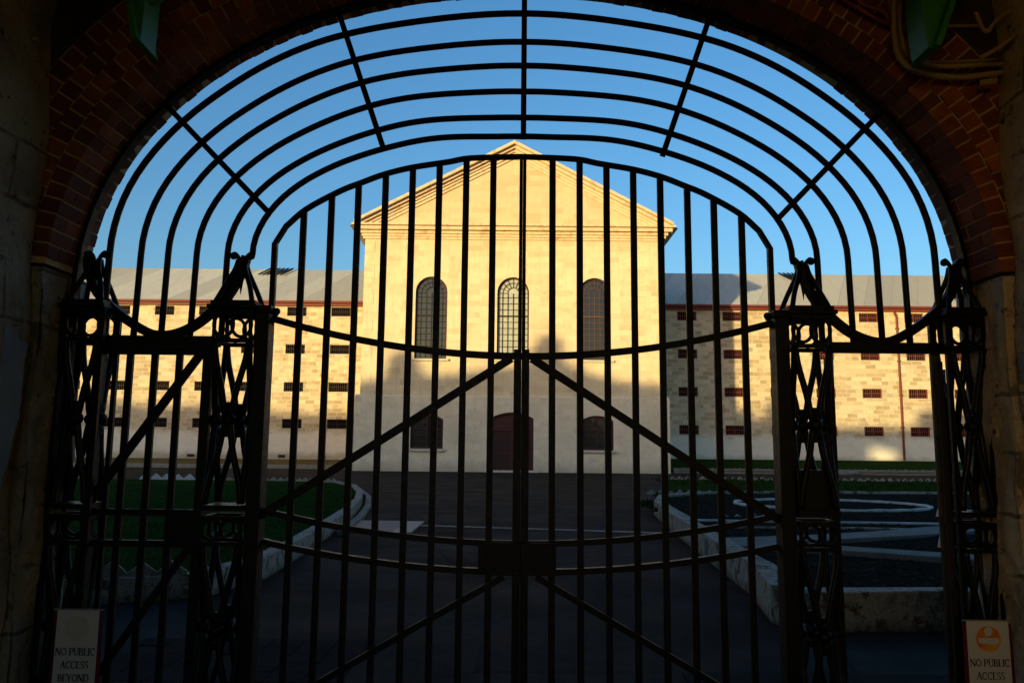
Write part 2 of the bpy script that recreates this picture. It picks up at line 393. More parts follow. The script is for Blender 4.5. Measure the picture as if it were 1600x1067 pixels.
# lawn, left
lawn_edge = [(-14,7.2),(-9,7.7),(-6,8.1),(-4.3,8.4),(-3.4,8.9),(-3.15,10.0),(-3.25,12),(-3.45,15),(-3.75,18.5),(-4.2,22),(-4.9,26),(-5.9,30),(-7.2,33),(-9.5,34.3),(-16,34.6),(-30,34.6),(-60,34.8)]
lw = MB(); pts = lawn_edge + [(-60,6)]
lw.slab([(x,y) for x,y in pts], -.05, .20)
tag(lw.build('lawn', GRASS), kind='structure')
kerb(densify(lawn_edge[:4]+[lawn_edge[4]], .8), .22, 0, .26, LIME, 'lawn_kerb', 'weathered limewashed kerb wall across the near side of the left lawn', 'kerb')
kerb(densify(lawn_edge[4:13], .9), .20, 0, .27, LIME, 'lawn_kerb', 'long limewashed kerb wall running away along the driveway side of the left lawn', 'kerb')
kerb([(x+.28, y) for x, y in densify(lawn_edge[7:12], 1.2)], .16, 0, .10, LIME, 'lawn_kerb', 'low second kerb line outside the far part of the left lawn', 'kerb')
teeth(lawn_edge[:4]+[(-3.5,8.75)], .24, .17, .25, .06, LIME, 'sawtooth_edging', 'dark pointed brick edging on top of the near kerb of the left lawn')
teeth([(-17.6,34.7),(-60,34.7)], .3, .16, .18, .1, KERBST, 'sawtooth_edging', 'dull grey pointed edging along the far side of the left lawn')
teeth([(-12.6,34.7),(-9.4,34.4),(-7.2,33.2)], .3, .16, .18, .1, KERBST, 'sawtooth_edging', 'grey pointed edging round the far right corner of the left lawn')
teeth([(-16.0,34.72),(-12.7,34.72)], .42, .26, .18, .1, WHITE, 'sawtooth_edging', 'bright white pointed edging bricks at the back of the left lawn', .05)
# grass blades on the lawn
gb = MB()
def inside(x, y):
    c = False; n = len(pts)
    for i in range(n):
        x1,y1 = pts[i]; x2,y2 = pts[(i+1)%n]
        if (y1>y)!=(y2>y) and x < (x2-x1)*(y-y1)/(y2-y1)+x1: c = not c
    return c
k = 0
while k < 42000:
    y = 8 + 22*random.random()**1.6; x = -3.2 - random.random()*(4+y*.55)
    if not inside(x, y): continue
    k += 1; a = random.random()*PI; wd = .0025+.00035*y; h = random.uniform(.02,.05); dx, dy = math.cos(a)*wd, math.sin(a)*wd
    lx, ly = random.uniform(-.03,.03), random.uniform(-.03,.03)
    gb.add([(x-dx,y-dy,.195),(x+dx,y+dy,.195),(x+lx,y+ly,.2+h)], [(0,1,2)])
tag(gb.build('grass_blades', GRASS, rec=False), 'short green grass of the lawn behind the left gate', 'grass', kind='stuff')

# foot of the wings: kerb stones between drive and banks
kerb(densify([(-70,61.9),(-12,61.9)], 2), .4, 0, .3, KERBST, 'bank_kerb', 'rough stone kerb along the dry bank below the left wing', 'kerb')
kerb(densify([(12,59.8),(70,59.8)], 2), .4, 0, .36, KERBST, 'bank_kerb', 'rough stone kerb along the green strip below the right wing', 'kerb')
teeth([(12.5,59.5),(60,59.5)], .42, .22, .2, .15, CONC, 'sawtooth_edging', 'pale pointed edging before the grass strip of the right wing')
def rocks(name, label, pts_, m):
    b = MB()
    for x, y, s_ in pts_: b.ball((x, y, s_*.3), s_, 1.4, 1, .6, 7, 5)
    return tag(b.build(name, m), label, 'rocks')
rocks('stone_heap', 'loose pale stones on the kerb before the right wing', [(22+random.random()*3.5, 59+random.random()*.6, random.uniform(.2,.42)) for _ in range(14)], CONC)

# garden beds, right
bed = [(14,7.7),(3.94,7.62),(2.62,7.55),(2.55,7.8),(2.78,9.2),(3.05,12.9),(3.38,17.1),(3.7,20.5),(4.4,23.6),(6.0,25.6),(9,26.6),(16,27),(40,27)]
bs = MB(); bs.slab([(x,y) for x,y in bed]+[(40,7.7)], -.05, .27); tag(bs.build('garden_soil', SOIL), kind='structure')
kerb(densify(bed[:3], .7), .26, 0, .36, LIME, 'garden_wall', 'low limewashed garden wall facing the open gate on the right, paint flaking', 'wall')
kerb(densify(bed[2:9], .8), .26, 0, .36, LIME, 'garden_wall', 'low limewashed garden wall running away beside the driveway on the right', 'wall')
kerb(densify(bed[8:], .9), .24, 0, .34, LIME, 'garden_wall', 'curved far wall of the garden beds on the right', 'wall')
kerb(densify([(2.95,11.75),(4.93,12.55),(7.3,13.85),(13,17.2)], 1.1), .72, .1, .33, CONC, 'bed_divider', 'flat concrete strip slanting away between the dark garden beds', 'wall')
kerb(densify([(3.05,11.55),(4.35,11.0),(5.42,10.3),(9,8.2)], 1.1), .58, .1, .337, CONC, 'bed_divider', 'flat concrete strip slanting toward the camera between the dark garden beds', 'wall')
kerb(densify([(3.3,15.7),(9,15.3),(20,14.6)], 1.2), .07, .1, .305, WHITE, 'bed_divider', 'thin white edging line across the garden bed before the ring', 'edging')
kerb(densify([(3.35,14.4),(9,14.2),(18,13.9)], 1.2), .16, .1, .30, LIME, 'bed_divider', 'thin dull grey edging line across the garden bed', 'edging')
ring = [(8.1+2.35*math.cos(a), 20.7+2.1*math.sin(a)) for a in [2*PI*i/48 for i in range(49)]]
kerb(ring, .09, .1, .325, WHITE, 'round_pond_kerb', 'white painted circular kerb in the garden beds on the right', 'kerb')
teeth([(4.2,16.8),(6.2,17.2)], .3, .2, .14, .12, KERBST, 'sawtooth_edging', 'broken red brick edging in the garden bed near the driveway')
teeth([(5,30),(14,30.5),(40,31)], .35, .17, .0, .12, CONC, 'sawtooth_edging', 'pale pointed edging behind the round kerb on the right')
gs = MB(); gs.slab([(6,31),(45,31.4),(45,43),(8,43)], -.05, .12); tag(gs.build('lawn', GRASS), kind='structure')
teeth([(8,43.2),(45,43.2)], .4, .2, .08, .12, KERBST, 'sawtooth_edging', 'grey pointed edging at the back of the far right lawn')
# low ground cover plants in the beds
pl = MB()
for _ in range(5200):
    z_ = random.random()
    if z_ < .45: x, y = random.uniform(4.5, 14), random.uniform(23, 26.2)
    elif z_ < .8: x, y = random.uniform(7, 24), random.uniform(31.5, 42)
    else: x, y = random.uniform(3.4, 6.5), random.uniform(18, 23)
    a = random.random()*PI; s_ = random.uniform(.03,.08); h = random.uniform(.05,.22)
    pl.add([(x-math.cos(a)*s_,y-math.sin(a)*s_,.12+h*.3),(x+math.cos(a)*s_,y+math.sin(a)*s_,.12+h*.3),(x+random.uniform(-.05,.05),y+random.uniform(-.05,.05),.12+h)], [(0,1,2)])
tag(pl.build('ground_cover', GRASS, rec=False), 'low straggling plants in the garden beds on the right', 'plants', kind='stuff')

lt_ = MB()
for _ in range(5200):
    y = 7.8+random.random()**1.5*17; x = random.uniform(2.9+(y-7.5)*.05, 6+y*.55)
    s_ = random.uniform(.012,.05)*(1+y*.03); a = random.random()*PI; c_, d_ = math.cos(a)*s_, math.sin(a)*s_; zz = .272+random.random()*.012
    lt_.add([(x-c_,y-d_,zz),(x+d_*.5,y-c_*.5,zz+random.random()*.02),(x+c_,y+d_,zz+.004),(x-d_*.5,y+c_*.5,zz+random.random()*.02)], [(0,1,2,3)])
tag(lt_.build('leaf_litter', simple('bark_chips', (.045,.036,.027), .95, 0, .8, 4, .2), rec=False), 'dry bark and leaf litter scattered over the dark garden beds', 'litter', kind='stuff')
# drive markings, drain, grate, paving
for (x0, x1, y) in [(-3.9,-1.9,37.2),(1.7,3.6,35.6),(-4.2,-.9,31.6),(.7,4.1,31),(-1.0,2.3,28.6),(-4.4,-1.6,22.5),(1.2,3.6,22.3)]:
    b = MB(); n_ = 10
    for i in range(n_):
        xa, xb = x0+(x1-x0)*i/n_, x0+(x1-x0)*(i+1)/n_ - .03; j = random.uniform(-.05,.05)
        b.add([(xa,y-.22+j,.004),(xb,y-.22+j,.004),(xb,y+.14+j,.004),(xa,y+.14+j,.004)], [(0,1,2,3)])
    tag(b.build('worn_marking', simple('worn_marking', (.024,.024,.024), .9, .02, .3, 4, .2), rec=False), kind='structure')
ga = [(-3.95,15.6),(-1.9,15.45),(-2.0,17.8),(-3.75,18.0)]
gt = empty('drain_grate', (-2.9,16.6,0), 'pale slatted steel drain grate let into the driveway on the left', 'drain grate')
b = MB()
for i in range(26):
    x = -3.85+1.5*i/25; b.box(x-.016, x+.016, 15.6, 17.9, .005, .035)
b.build('slats', METAL, gt)
b = MB(); b.box(-2.32,-1.95,15.5,17.85,.006,.03); b.build('cover_plate', METAL, gt)
b = MB()
for i in range(120):
    t = i/119; x = -1.9+4.9*t; y = 17.0-1.1*t; b.box(x-.012, x+.012, y-.10, y+.10, .005, .022)
tag(b.build('channel_drain', METAL), 'narrow channel drain grating crossing the driveway before the chapel', 'drain')
pv = MB()
PAVM = simple('old_paving', (.018,.015,.015), .95, .02, .6, 2.5, .5)
for i in range(7):
    for j in range(8):
        x0, y0 = -3.1+i*.27, 4.98+j*.25
        if random.random() < .1: continue
        pv.box(x0, x0+.262, y0, y0+.243, -.02, .008+random.random()*.003)
tag(pv.build('threshold_paving', PAVM), kind='structure')
b = MB(); b.box(1.2,3.6,5.0,6.05,-.02,.012); tag(b.build('concrete_apron', simple('dark_apron', (.018,.017,.016), .95, .02, .4, 3, .4)), kind='structure')

# ------------------------------------------------------------------ cell block wings and chapel
def holed_wall(b, x0, x1, z0, z1, yf, holes, dep):   # holes: (xa, xb, za, zb, arch rise)
    xs = sorted({x0, x1} | {h[0] for h in holes} | {h[1] for h in holes}); zs = sorted({z0, z1} | {h[2] for h in holes} | {h[3] for h in holes})
    for i in range(len(xs)-1):
        for j in range(len(zs)-1):
            cx, cz = (xs[i]+xs[i+1])/2, (zs[j]+zs[j+1])/2
            if any(h[0] < cx < h[1] and h[2] < cz < h[3] for h in holes): continue
            b.add([(xs[i],yf,zs[j]),(xs[i+1],yf,zs[j]),(xs[i+1],yf,zs[j+1]),(xs[i],yf,zs[j+1])], [(0,1,2,3)])
    for xa, xb, za, zb, rise in holes:
        out = outline(xa, xb, za, zb, rise); n = len(out)
        b.add([(x,yf,z) for x,z in out]+[(x,yf+dep,z) for x,z in out], [(i,i+n,(i+1)%n+n,(i+1)%n) for i in range(n)])
        if rise:
            arc = out[2:]          # from right spring over the crown to the left spring
            half = len(arc)//2
            for q, cor in ((arc[:half+1], (xb,zb)), (arc[half:], (xa,zb))):
                for p1, p2 in zip(q, q[1:]):
                    b.add([(p1[0],yf,p1[1]),(cor[0],yf,cor[1]),(p2[0],yf,p2[1])], [(0,1,2)])
def outline(xa, xb, za, zb, rise, n=16):
    o = [(xa,za),(xb,za)]
    if not rise: return o+[(xb,zb),(xa,zb)]
    c = (xa+xb)/2; hw = (xb-xa)/2
    if rise >= hw*.98: return o+[(c+hw*math.cos(PI*i/n), zb-rise+rise*math.sin(PI*i/n)) for i in range(n+1)]
    Rr = (hw*hw+rise*rise)/(2*rise); a0 = math.asin(hw/Rr)
    return o+[(c+Rr*math.sin(a0-2*a0*i/n), zb-Rr+Rr*math.cos(a0-2*a0*i/n)) for i in range(n+1)]

def wing(side):
    rt = empty('cell_block_wing', (35*side, 70, .6),
        'long four-storey limestone cell wing with grey iron roof to the left of the chapel' if side < 0 else 'long four-storey limestone cell wing with chapel shadow and downpipe to the right of the chapel', 'building')
    xs = [(-15.33-3.93*i if side < 0 else 15.5+4.05*i) for i in range(10)]
    zs = [13.62,10.25,6.9,3.68] if side < 0 else [13.55,10.15,6.8,3.48]
    H = [(x-.86,x+.86,z-.41,z+.41,0) for x in xs for z in zs]
    X0, X1 = (-62,-9.5) if side < 0 else (9.5,62)
    b = MB(); holed_wall(b, X0, X1, 0, 14.32, 70, H, .45); 
    b.add([(X0,70,0),(X0,82,0),(X0,82,14.3),(X0,76.3,18.7),(X0,70,14.3)], [(0,1,2,3,4)]); b.add([(X1,70,0),(X1,82,0),(X1,82,14.3),(X1,76.3,18.7),(X1,70,14.3)], [(4,3,2,1,0)])
    b.build('wall', STONE_L if side < 0 else STONE_R, rt, rec=False)
    b = MB(); xa, xb = (X0,-9.5) if side < 0 else (9.5,X1)
    for (ya,za,yb,zb) in ((69.6,14.55,76.3,18.85),(83,14.4,76.3,18.85)):
        b.add([(xa,ya,za),(xb,ya,za),(xb,yb,zb),(xa,yb,zb),(xa,ya,za-.08),(xb,ya,za-.08),(xb,yb,zb-.08),(xa,yb,zb-.08)], [(0,1,2,3),(7,6,5,4),(0,4,5,1),(1,5,6,2),(3,7,4,0)])
    rf = b.build('roof', ROOF_L if side < 0 else ROOF_R, rt)
    # louvred roof vent: dark slats standing on the slope near the ridge
    vx = -23.3 if side < 0 else 27.6; b = MB()
    for i in range(6):
        for (dx, dz) in ((0, 0),):
            x = vx-1.1+i*.42; sl_ = .75*(1 if side < 0 else -1)
            b.add([(x,74.6,17.95),(x+.2,74.6,17.95),(x+.2+sl_,75.9,18.85),(x+sl_,75.9,18.85),(x,74.6,18.0+.02),(x+.2,74.6,18.02),(x+.2+sl_,75.9,18.92),(x+sl_,75.9,18.92)],
                  [(0,1,2,3),(7,6,5,4),(0,4,5,1),(1,5,6,2),(2,6,7,3),(3,7,4,0)])
    b.build('roof_vent', DARKI, rf)
    b = MB(); b.box(xa, xb, 69.42, 69.58, 14.34, 14.52); b.box(xa, xb, 69.7, 69.97, 14.1, 14.36); b.build('gutter', GUTT, rt)
    # first window with its pieces, then copies
    x, z = xs[0], zs[0]
    fr = MB()
    for (p, q, r, s_) in ((x-.86,x+.86,z-.41,z-.35),(x-.86,x+.86,z+.35,z+.41),(x-.86,x-.79,z-.35,z+.35),(x+.79,x+.86,z-.35,z+.35),(x-.04,x+.04,z-.35,z+.35)): fr.box(p,q,70.13,70.2,r,s_)
    def bars(): 
        m = MB()
        for i in range(9): m.box(x-.72+i*.18-.022, x-.72+i*.18+.022, 70.09, 70.125, z-.36, z+.36)
        m.box(x-.8,x+.8,70.06,70.09,z-.03,z+.03); return m
    first = None
    for i, xx in enumerate(xs):
        for j, zz in enumerate(zs):
            if first is None:
                first = fr.build('window', REDC if side > 0 else BARM, rt)
                p = MB(); p.box(x-.85,x+.85,70.3,70.34,z-.41,z+.41); p.build('pane', DARKI, first)
                bars().build('bars', BARM if side < 0 else REDC, first)
                s2 = MB(); s2.box(x-.98,x+.98,69.94,70.10,z-.50,z-.415); s2.build('sill', SILL, first)
                # children are in world coordinates under an untransformed part
                for ch in first.children: ch.matrix_parent_inverse = Matrix()
                for ch in first.children: ch.location = (0,0,0)
            else:
                c = first.copy(); S.collection.objects.link(c); c.parent = rt; c.matrix_parent_inverse = first.matrix_parent_inverse.copy(); c.location = first.location + Vector((xx-x, 0, zz-z))
                for ch in first.children:
                    d = ch.copy(); S.collection.objects.link(d); d.parent = c
    if side > 0:
        b = MB(); b.tube([(33.85,69.75,14.2),(34.15,69.9,13.6),(34.15,69.9,1.0)], .10, 8)
        for zz in (12.5, 9.6, 6.6, 3.8): b.box(34.0,34.3,69.85,69.99,zz,zz+.12)
        b.build('downpipe', GUTT, rt)
    else:
        b = MB()
        for x_ in (-27.9,-20.0,-16.5): b.box(x_-.3,x_+.3,69.9,69.99,.75,.98)
        b.build('wall_vent', BARM, rt)
    return rt
wing(-1); wing(1)

ch = empty('chapel', (0, 58, 0), 'tall gabled limestone chapel front with three arched windows at the centre of the cell block', 'building')
HW = 11.1
arch = [(cx-1.18, cx+1.18, 8.15, 14.3, 1.18) for cx in (-6.05, 0.0, 6.05)]
b = MB(); holed_wall(b, -HW, HW, 5.45, 17.3, 58, arch, .5)
b.add([(-HW,58,17.3),(HW,58,17.3),(HW,58,18.2),(0,58,23.9),(-HW,58,18.2)], [(0,1,2,3,4)])
b.add([(-HW,58,0),(-HW,58,18.2),(-HW,80,18.2),(-HW,80,0)], [(0,1,2,3)]); b.add([(HW,58,0),(HW,80,0),(HW,80,18.2),(HW,58,18.2)], [(0,1,2,3)])
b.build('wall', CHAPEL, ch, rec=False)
low = [(-7.34,-4.97,1.62,4.1,.38),(4.97,7.34,1.62,4.1,.38),(-1.56,1.56,.12,4.28,.42)]
b = MB(); holed_wall(b, -HW-.32, HW+.32, 0, 5.35, 57.8, low, .5)
b.add([(-HW-.32,57.8,5.35),(HW+.32,57.8,5.35),(HW+.32,58,5.5),(-HW-.32,58,5.5)], [(0,1,2,3)])
for s_ in (-1, 1): b.add([(s_*(HW+.32),57.8,0),(s_*(HW+.32),57.8,5.35),(s_*(HW+.32),70,5.35),(s_*(HW+.32),70,0)], [(0,1,2,3)])
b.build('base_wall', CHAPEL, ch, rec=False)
b = MB(); b.add([(-12.2,57.5,18.0),(0,57.5,24.35),(0,80,24.35),(-12.2,80,18.0)], [(0,1,2,3)]); b.add([(12.2,57.5,18.0),(12.2,80,18.0),(0,80,24.35),(0,57.5,24.35)], [(0,1,2,3)])
b.build('roof', ROOF_L, ch)
# cornice: stepped mouldings, horizontal and raking
b = MB()
for (z0, z1, pr) in ((17.12,17.3,.10),(17.3,17.5,.20),(17.5,17.72,.34),(17.72,18.0,.62),(18.0,18.14,.85)):
    b.box(-HW-pr-.05, HW+pr+.05, 58-pr, 58.02, z0, z1)
ang = math.atan2(5.75, 11.85)
for s_ in (-1, 1):
    for (o0, o1, pr) in ((-.98,-.74,.10),(-.74,-.52,.20),(-.52,-.30,.32),(-.30,-.06,.55),(-.06,.18,.85)):
        # offset measured vertically from the raking line (11.9,18.2)->(0,24.4)
        xa = 11.85; za, zb = 18.2, 24.42
        b.prism([(s_*xa, za+o0), (0, zb+o0), (0, zb+o1), (s_*xa, za+o1)] if o1 > -.2 else [(s_*(xa-.9), za+.47+o0), (0, zb+o0), (0, zb+o1), (s_*(xa-.9), za+.47+o1)], 58-pr, 58.03)
b.build('cornice', CORN, ch)
for s_ in (-1, 1):          # long and short corner stones
    b = MB()
    for i in range(11):
        z = 6.3+i*.98; b.box(*sorted((s_*(HW-.02), s_*(HW-(1.25 if i % 2 else .75)))), 57.975, 58.02, z, z+.86)
    b.build('quoins', CHAPEL, ch)
b = MB()
for i in range(9): b.box(8.9, 9.7, 57.96, 58.02, 7.3+i*1.12, 7.36+i*1.12)
b.build('stone_ledges', CHAPEL, ch)
def arched_window(cx, glass, parent):
    xa, xb, za, zb = cx-1.18, cx+1.18, 8.15, 14.3; sp = zb-1.18
    fr = MB(); loop = outline(xa+.05, xb-.05, za+.05, zb-.05, 1.13, 20); fr.strip(loop, .13, 58.2, 58.3, closed=True)
    w_ = fr.build('arched_window', REDW, parent)
    m = MB()
    for i in range(1, 6):
        x = xa + 2.36*i/6; d = abs(x-cx); top = sp+(.52 if d < .5 else 0) 
        wd = .02 if i != 3 else .022
        m.box(x-wd, x+wd, 58.235, 58.27, za+.1, sp)
    z = za+.5
    while z < sp-.1:
        m.box(xa+.1, xb-.1, 58.237, 58.268, z-.018, z+.018); z += .46
    m.box(xa+.08, xb-.08, 58.22, 58.28, 11.35, 11.45)
    for rr in (.78, .42): m.strip([(cx+rr*math.cos(PI*i/16), sp+rr*math.sin(PI*i/16)) for i in range(17)], .035, 58.236, 58.269)
    for i in range(0, 9):
        a = PI*i/8; m.strip([(cx+.42*math.cos(a), sp+.42*math.sin(a)), (cx+1.1*math.cos(a), sp+1.1*math.sin(a))], .035, 58.238, 58.267)
    m.build('glazing_bars', BARM if glass is not GL_DEEP else BARL, w_)
    p = MB(); o = outline(xa, xb, za, zb, 1.18, 20); p.add([(x,58.32,z) for x,z in o], [tuple(range(len(o)))]); p.build('pane', glass, w_)
    s2 = MB(); s2.box(xa-.18, xb+.18, 57.82, 58.18, za-.16, za-.004); s2.build('sill', SILL, w_)
arched_window(-6.05, GL_DARK, ch); arched_window(0, GL_PALE, ch); arched_window(6.05, GL_DEEP, ch)
for cx in (-6.155, 6.155):
    xa, xb, za, zb = cx-1.18, cx+1.18, 1.62, 4.1
    fr = MB(); fr.strip(outline(xa+.06, xb-.06, za+.06, zb-.06, .36), .15, 57.95, 58.06, closed=True); fr.box(cx-.06,cx+.06,57.96,58.05,za+.1,zb-.15)
    for i in range(1,5): fr.box(xa+.1,xb-.1,57.98,58.03,za+.42*i+.1,za+.42*i+.15)
    w_ = fr.build('window', REDW, ch); p = MB(); o = outline(xa,xb,za,zb,.38); p.add([(x,58.12,z) for x,z in o],[tuple(range(len(o)))]); p.build('pane', GL_DEEP, w_)
    s2 = MB(); s2.box(xa-.16,xb+.16,57.6,57.92,za-.18,za-.004); s2.build('sill', SILL, w_)
fr = MB(); fr.strip(outline(-1.5,1.5,.1,4.22,.4), .14, 57.95, 58.08, closed=True)
fr.box(-1.48,1.48,57.97,58.07,2.95,3.05)
dr = fr.build('door', REDW, ch)
p = MB(); p.box(-1.45,1.45,58.1,58.14,.12,4.25); p.build('door_leaf', REDW, dr)
p = MB()
for s_ in (-1,1):
    for (a, c) in ((.3,1.3),(1.5,2.8)): p.box(s_*.15 if s_>0 else -1.3, 1.3 if s_>0 else -.15, 58.06,58.1, a, c)
p.build('door_panel', BARM, dr)
p = MB(); p.box(-1.9,1.9,57.2,57.8,0,.14); p.build('doorstep', SILL, ch)

# ------------------------------------------------------------------ gatehouse: the dark passage we look out of
AX, AZ0, AB, AN = 2.70, 2.50, 2.02, 2.12
def arc_pt(t):      # t 0..1 right springing -> crown -> left springing
    a = PI*t; c, s_ = math.cos(a), math.sin(a)
    return Vector((AX*math.copysign(abs(c)**(2/AN), c), AZ0+AB*abs(s_)**(2/AN)))
dense = [arc_pt(i/2000) for i in range(2001)]
acc = [0]
for a, c in zip(dense, dense[1:]): acc.append(acc[-1]+(c-a).length)
def arc_at(s_):
    import bisect
    i = min(max(bisect.bisect_left(acc, s_), 1), 2000); t = (s_-acc[i-1])/(acc[i]-acc[i-1]+1e-9)
    p = dense[i-1].lerp(dense[i], t); tg = (dense[min(i+3,2000)]-dense[max(i-4,0)]).normalized()
    return p, Vector((tg.y, -tg.x)), tg      # outward normal
TOT = acc[-1]
gh = empty('gatehouse', (0, 4.4, 0), 'dark gatehouse archway with peeling plaster walls framing the iron gates', 'building')
YN, YF = 4.40, 4.85
b = MB()      # wall slab with the arched hole (behind and around the brick rings)
N = 90; inner = []; outer = []
for i in range(N+1):
    p, nn, tg = arc_at(TOT*i/N); q = p+nn*.475; inner.append((q.x, q.y)); 
    k_ = max(abs(q.x)/11, (q.y-2.5)/8.5, 1e-6); outer.append((q.x/k_, 2.5+(q.y-2.5)/k_))
for yy in (YN, YF):
    n0 = len(b.v); b.add([(x,yy,z) for x,z in inner]+[(x,yy,z) for x,z in outer], [(i,i+1,i+N+2,i+N+1) for i in range(N)])
b.add([(x,YN,z) for x,z in inner]+[(x,YF,z) for x,z in inner], [(i,i+N+1,i+N+2,i+1) for i in range(N)])
b.add([(x,YN,z) for x,z in outer]+[(x,YF,z) for x,z in outer], [(i,i+N+1,i+N+2,i+1) for i in range(N)])
b.build('arch_wall', DARKW, gh)
for s_ in (-1, 1):      # jambs: rough plastered reveal, subdivided and dented
    b = MB()
    ny, nz = 8, 44
    vs = []
    for j in range(nz+1):
        for i in range(ny+1):
            y = YN+.45*i/ny; z = 2.60*j/nz
            vs.append((s_*(2.70+.012*math.sin(z*7+y*9)+random.uniform(-.006,.006)), y, z))
    b.add(vs, [(j*(ny+1)+i, j*(ny+1)+i+1, (j+1)*(ny+1)+i+1, (j+1)*(ny+1)+i) for j in range(nz) for i in range(ny)])
    x0, x1 = (2.73, 11) if s_ > 0 else (-11, -2.73)
    b.box(x0, x1, YN+.01, YF-.002, 0, 2.55)
    b.box(*( (2.71,2.85) if s_>0 else (-2.85,-2.71)), YN+.012, YF-.01, 0, 2.6)
    b.build('jamb', PLAST_LIT if s_ > 0 else PLAST, gh)
for s_ in (-1, 1):      # passage side walls with the mass of the building behind them
    b = MB()
    ny, nz = 40, 40; vs = []
    for j in range(nz+1):
        for i in range(ny+1):
            y = -5.5+9.89*i/ny; z = 4.95*j/nz
            vs.append((s_*(2.755+.02*math.sin(z*5+y*3)+random.uniform(-.006,.006)), y, z))
    b.add(vs, [(j*(ny+1)+i, j*(ny+1)+i+1, (j+1)*(ny+1)+i+1, (j+1)*(ny+1)+i) for j in range(nz) for i in range(ny)])
    b.box(*((2.80,11) if s_ > 0 else (-11,-2.80)), -5.5, 4.38, 0, 9.5)
    b.build('passage_wall', PLAST_LIT if s_ > 0 else PLAST, gh)
b = MB(); b.box(-2.78,2.78,-3.5,-3.2,0,1.1); b.box(-2.78,-2.66,-3.5,-3.2,1.1,4.95); b.box(.7,2.78,-3.5,-3.2,1.1,4.95); b.box(-2.66,.7,-3.5,-3.2,4.9,4.95)  # unseen screen added behind the camera, gap shaped to bounce sun onto the right
b.build('rear_light_screen', DARKW, gh)
b = MB(); b.box(-2.8,2.8,-5.5,4.39,4.95,9.5); b.build('ceiling', DARKW, gh)
b = MB(); b.prism([(-11,9.5),(11,9.5),(11,10.3),(-11,10.3)], -5.5, 4.85); b.build('parapet', STONE_L, gh)

# brick rings: every voussoir a real brick over a mortar core
mo = MB(); ns = 240; s0, s1 = .12, TOT-.12
prev = None
for i in range(ns+1):
    p, nn, tg = arc_at(s0+(s1-s0)*i/ns); a = p+nn*.009; c = p+nn*.48
    cur = [(a.x,YN+.008,a.y),(c.x,YN+.008,c.y),(c.x,YF-.004,c.y),(p.x+nn.x*.001,YF-.002,p.y+nn.y*.001)]
    if prev: mo.add(prev+cur, [(0,1,5,4),(1,2,6,5),(2,3,7,6),(3,0,4,7)])
    prev = cur
mo.build('mortar', MORT, gh)
br = MB()
def brick(sa, sb, r0, r1, y0, y1):
    j = lambda v: v+random.uniform(-.0035,.0035)
    pts_ = []
    for s_ in (sa, sb):
        p, nn, tg = arc_at(s_)
        for rr in (r0, r1):
            q = p+nn*j(rr); pts_.append(q)
    a, bq, c, d = pts_; ya, yb = j(y0), j(y1)
    vs = [(a.x,ya,a.y),(c.x,ya,c.y),(d.x,ya,d.y),(bq.x,ya,bq.y),(a.x,yb,a.y),(c.x,yb,c.y),(d.x,yb,d.y),(bq.x,yb,bq.y)]
    br.add(vs, [(0,1,2,3),(7,6,5,4),(0,4,5,1),(1,5,6,2),(2,6,7,3),(3,7,4,0)])
PIT = .0855
for ringi in range(4):
    off = .118*ringi; s_ = s0+(.04 if ringi % 2 else 0); k = 0
    while s_ + PIT < s1:
        px_, nn, tg = arc_at(s_); fac = 1
        sa, sb = s_, s_+PIT-.011
        if ringi == 0:
            miss = ((1.62 < s_ < 2.12) and k % 2 == 0) or random.random() < .03           # lost bricks on the far edge, upper right
            cut = YN+ (.225 if k % 2 else .11)
            brick(sa, sb, off, off+.108, YN, cut-.006)
            if k % 2: 
                brick(sa, sb, off, off+.108, cut+.006, YF+random.uniform(-.008,.004))
            else:
                brick(sa, sb, off, off+.108, cut+.006, YN+.335-.006)
                if not miss: brick(sa, sb, off, off+.108, YN+.335+.006, YF+random.uniform(-.008,.004))
        else:
            brick(sa, sb, off, off+.108, YN+random.uniform(-.004,.004), YN+.2)
        s_ += PIT; k += 1
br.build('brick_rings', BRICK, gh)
# patch of old grey paint on each jamb wall
for (s_, z0, z1, y0, y1) in ((1,1.62,1.95,4.4,4.52),(1,1.0,1.3,4.41,4.5)):
    pass
def flake(name, poly, s_, m):
    q = []
    for a, c in zip(poly, poly[1:]+poly[:1]):
        for t in range(7): q.append((a[0]+(c[0]-a[0])*t/7+random.uniform(-.010,.010), a[1]+(c[1]-a[1])*t/7+random.uniform(-.018,.018)))
    poly = q; b = MB(); b.add([(s_*2.726, y, z) for y, z in poly]+[(s_*2.76, y, z) for y, z in poly], [tuple(range(len(poly)))]+[(i,(i+1)%len(poly),(i+1)%len(poly)+len(poly),i+len(poly)) for i in range(len(poly))])
    return b.build(name, m, gh)
PAINT = simple('old_grey_paint', (.20,.235,.27), .8, .2, .45, 4, .5)
flake('paint_patch', [(4.15,2.14),(4.352,2.14),(4.345,2.05),(4.33,1.985),(4.30,2.0),(4.26,2.05),(4.15,2.08)], 1, PAINT)
flake('paint_patch', [(4.15,1.92),(4.27,1.95),(4.31,1.88),(4.30,1.7),(4.325,1.5),(4.28,1.3),(4.15,1.2)], 1, PAINT)
flake('paint_patch', [(4.15,1.30),(4.26,1.45),(4.33,1.75),(4.345,2.16),(4.15,2.2)], -1, PAINT)

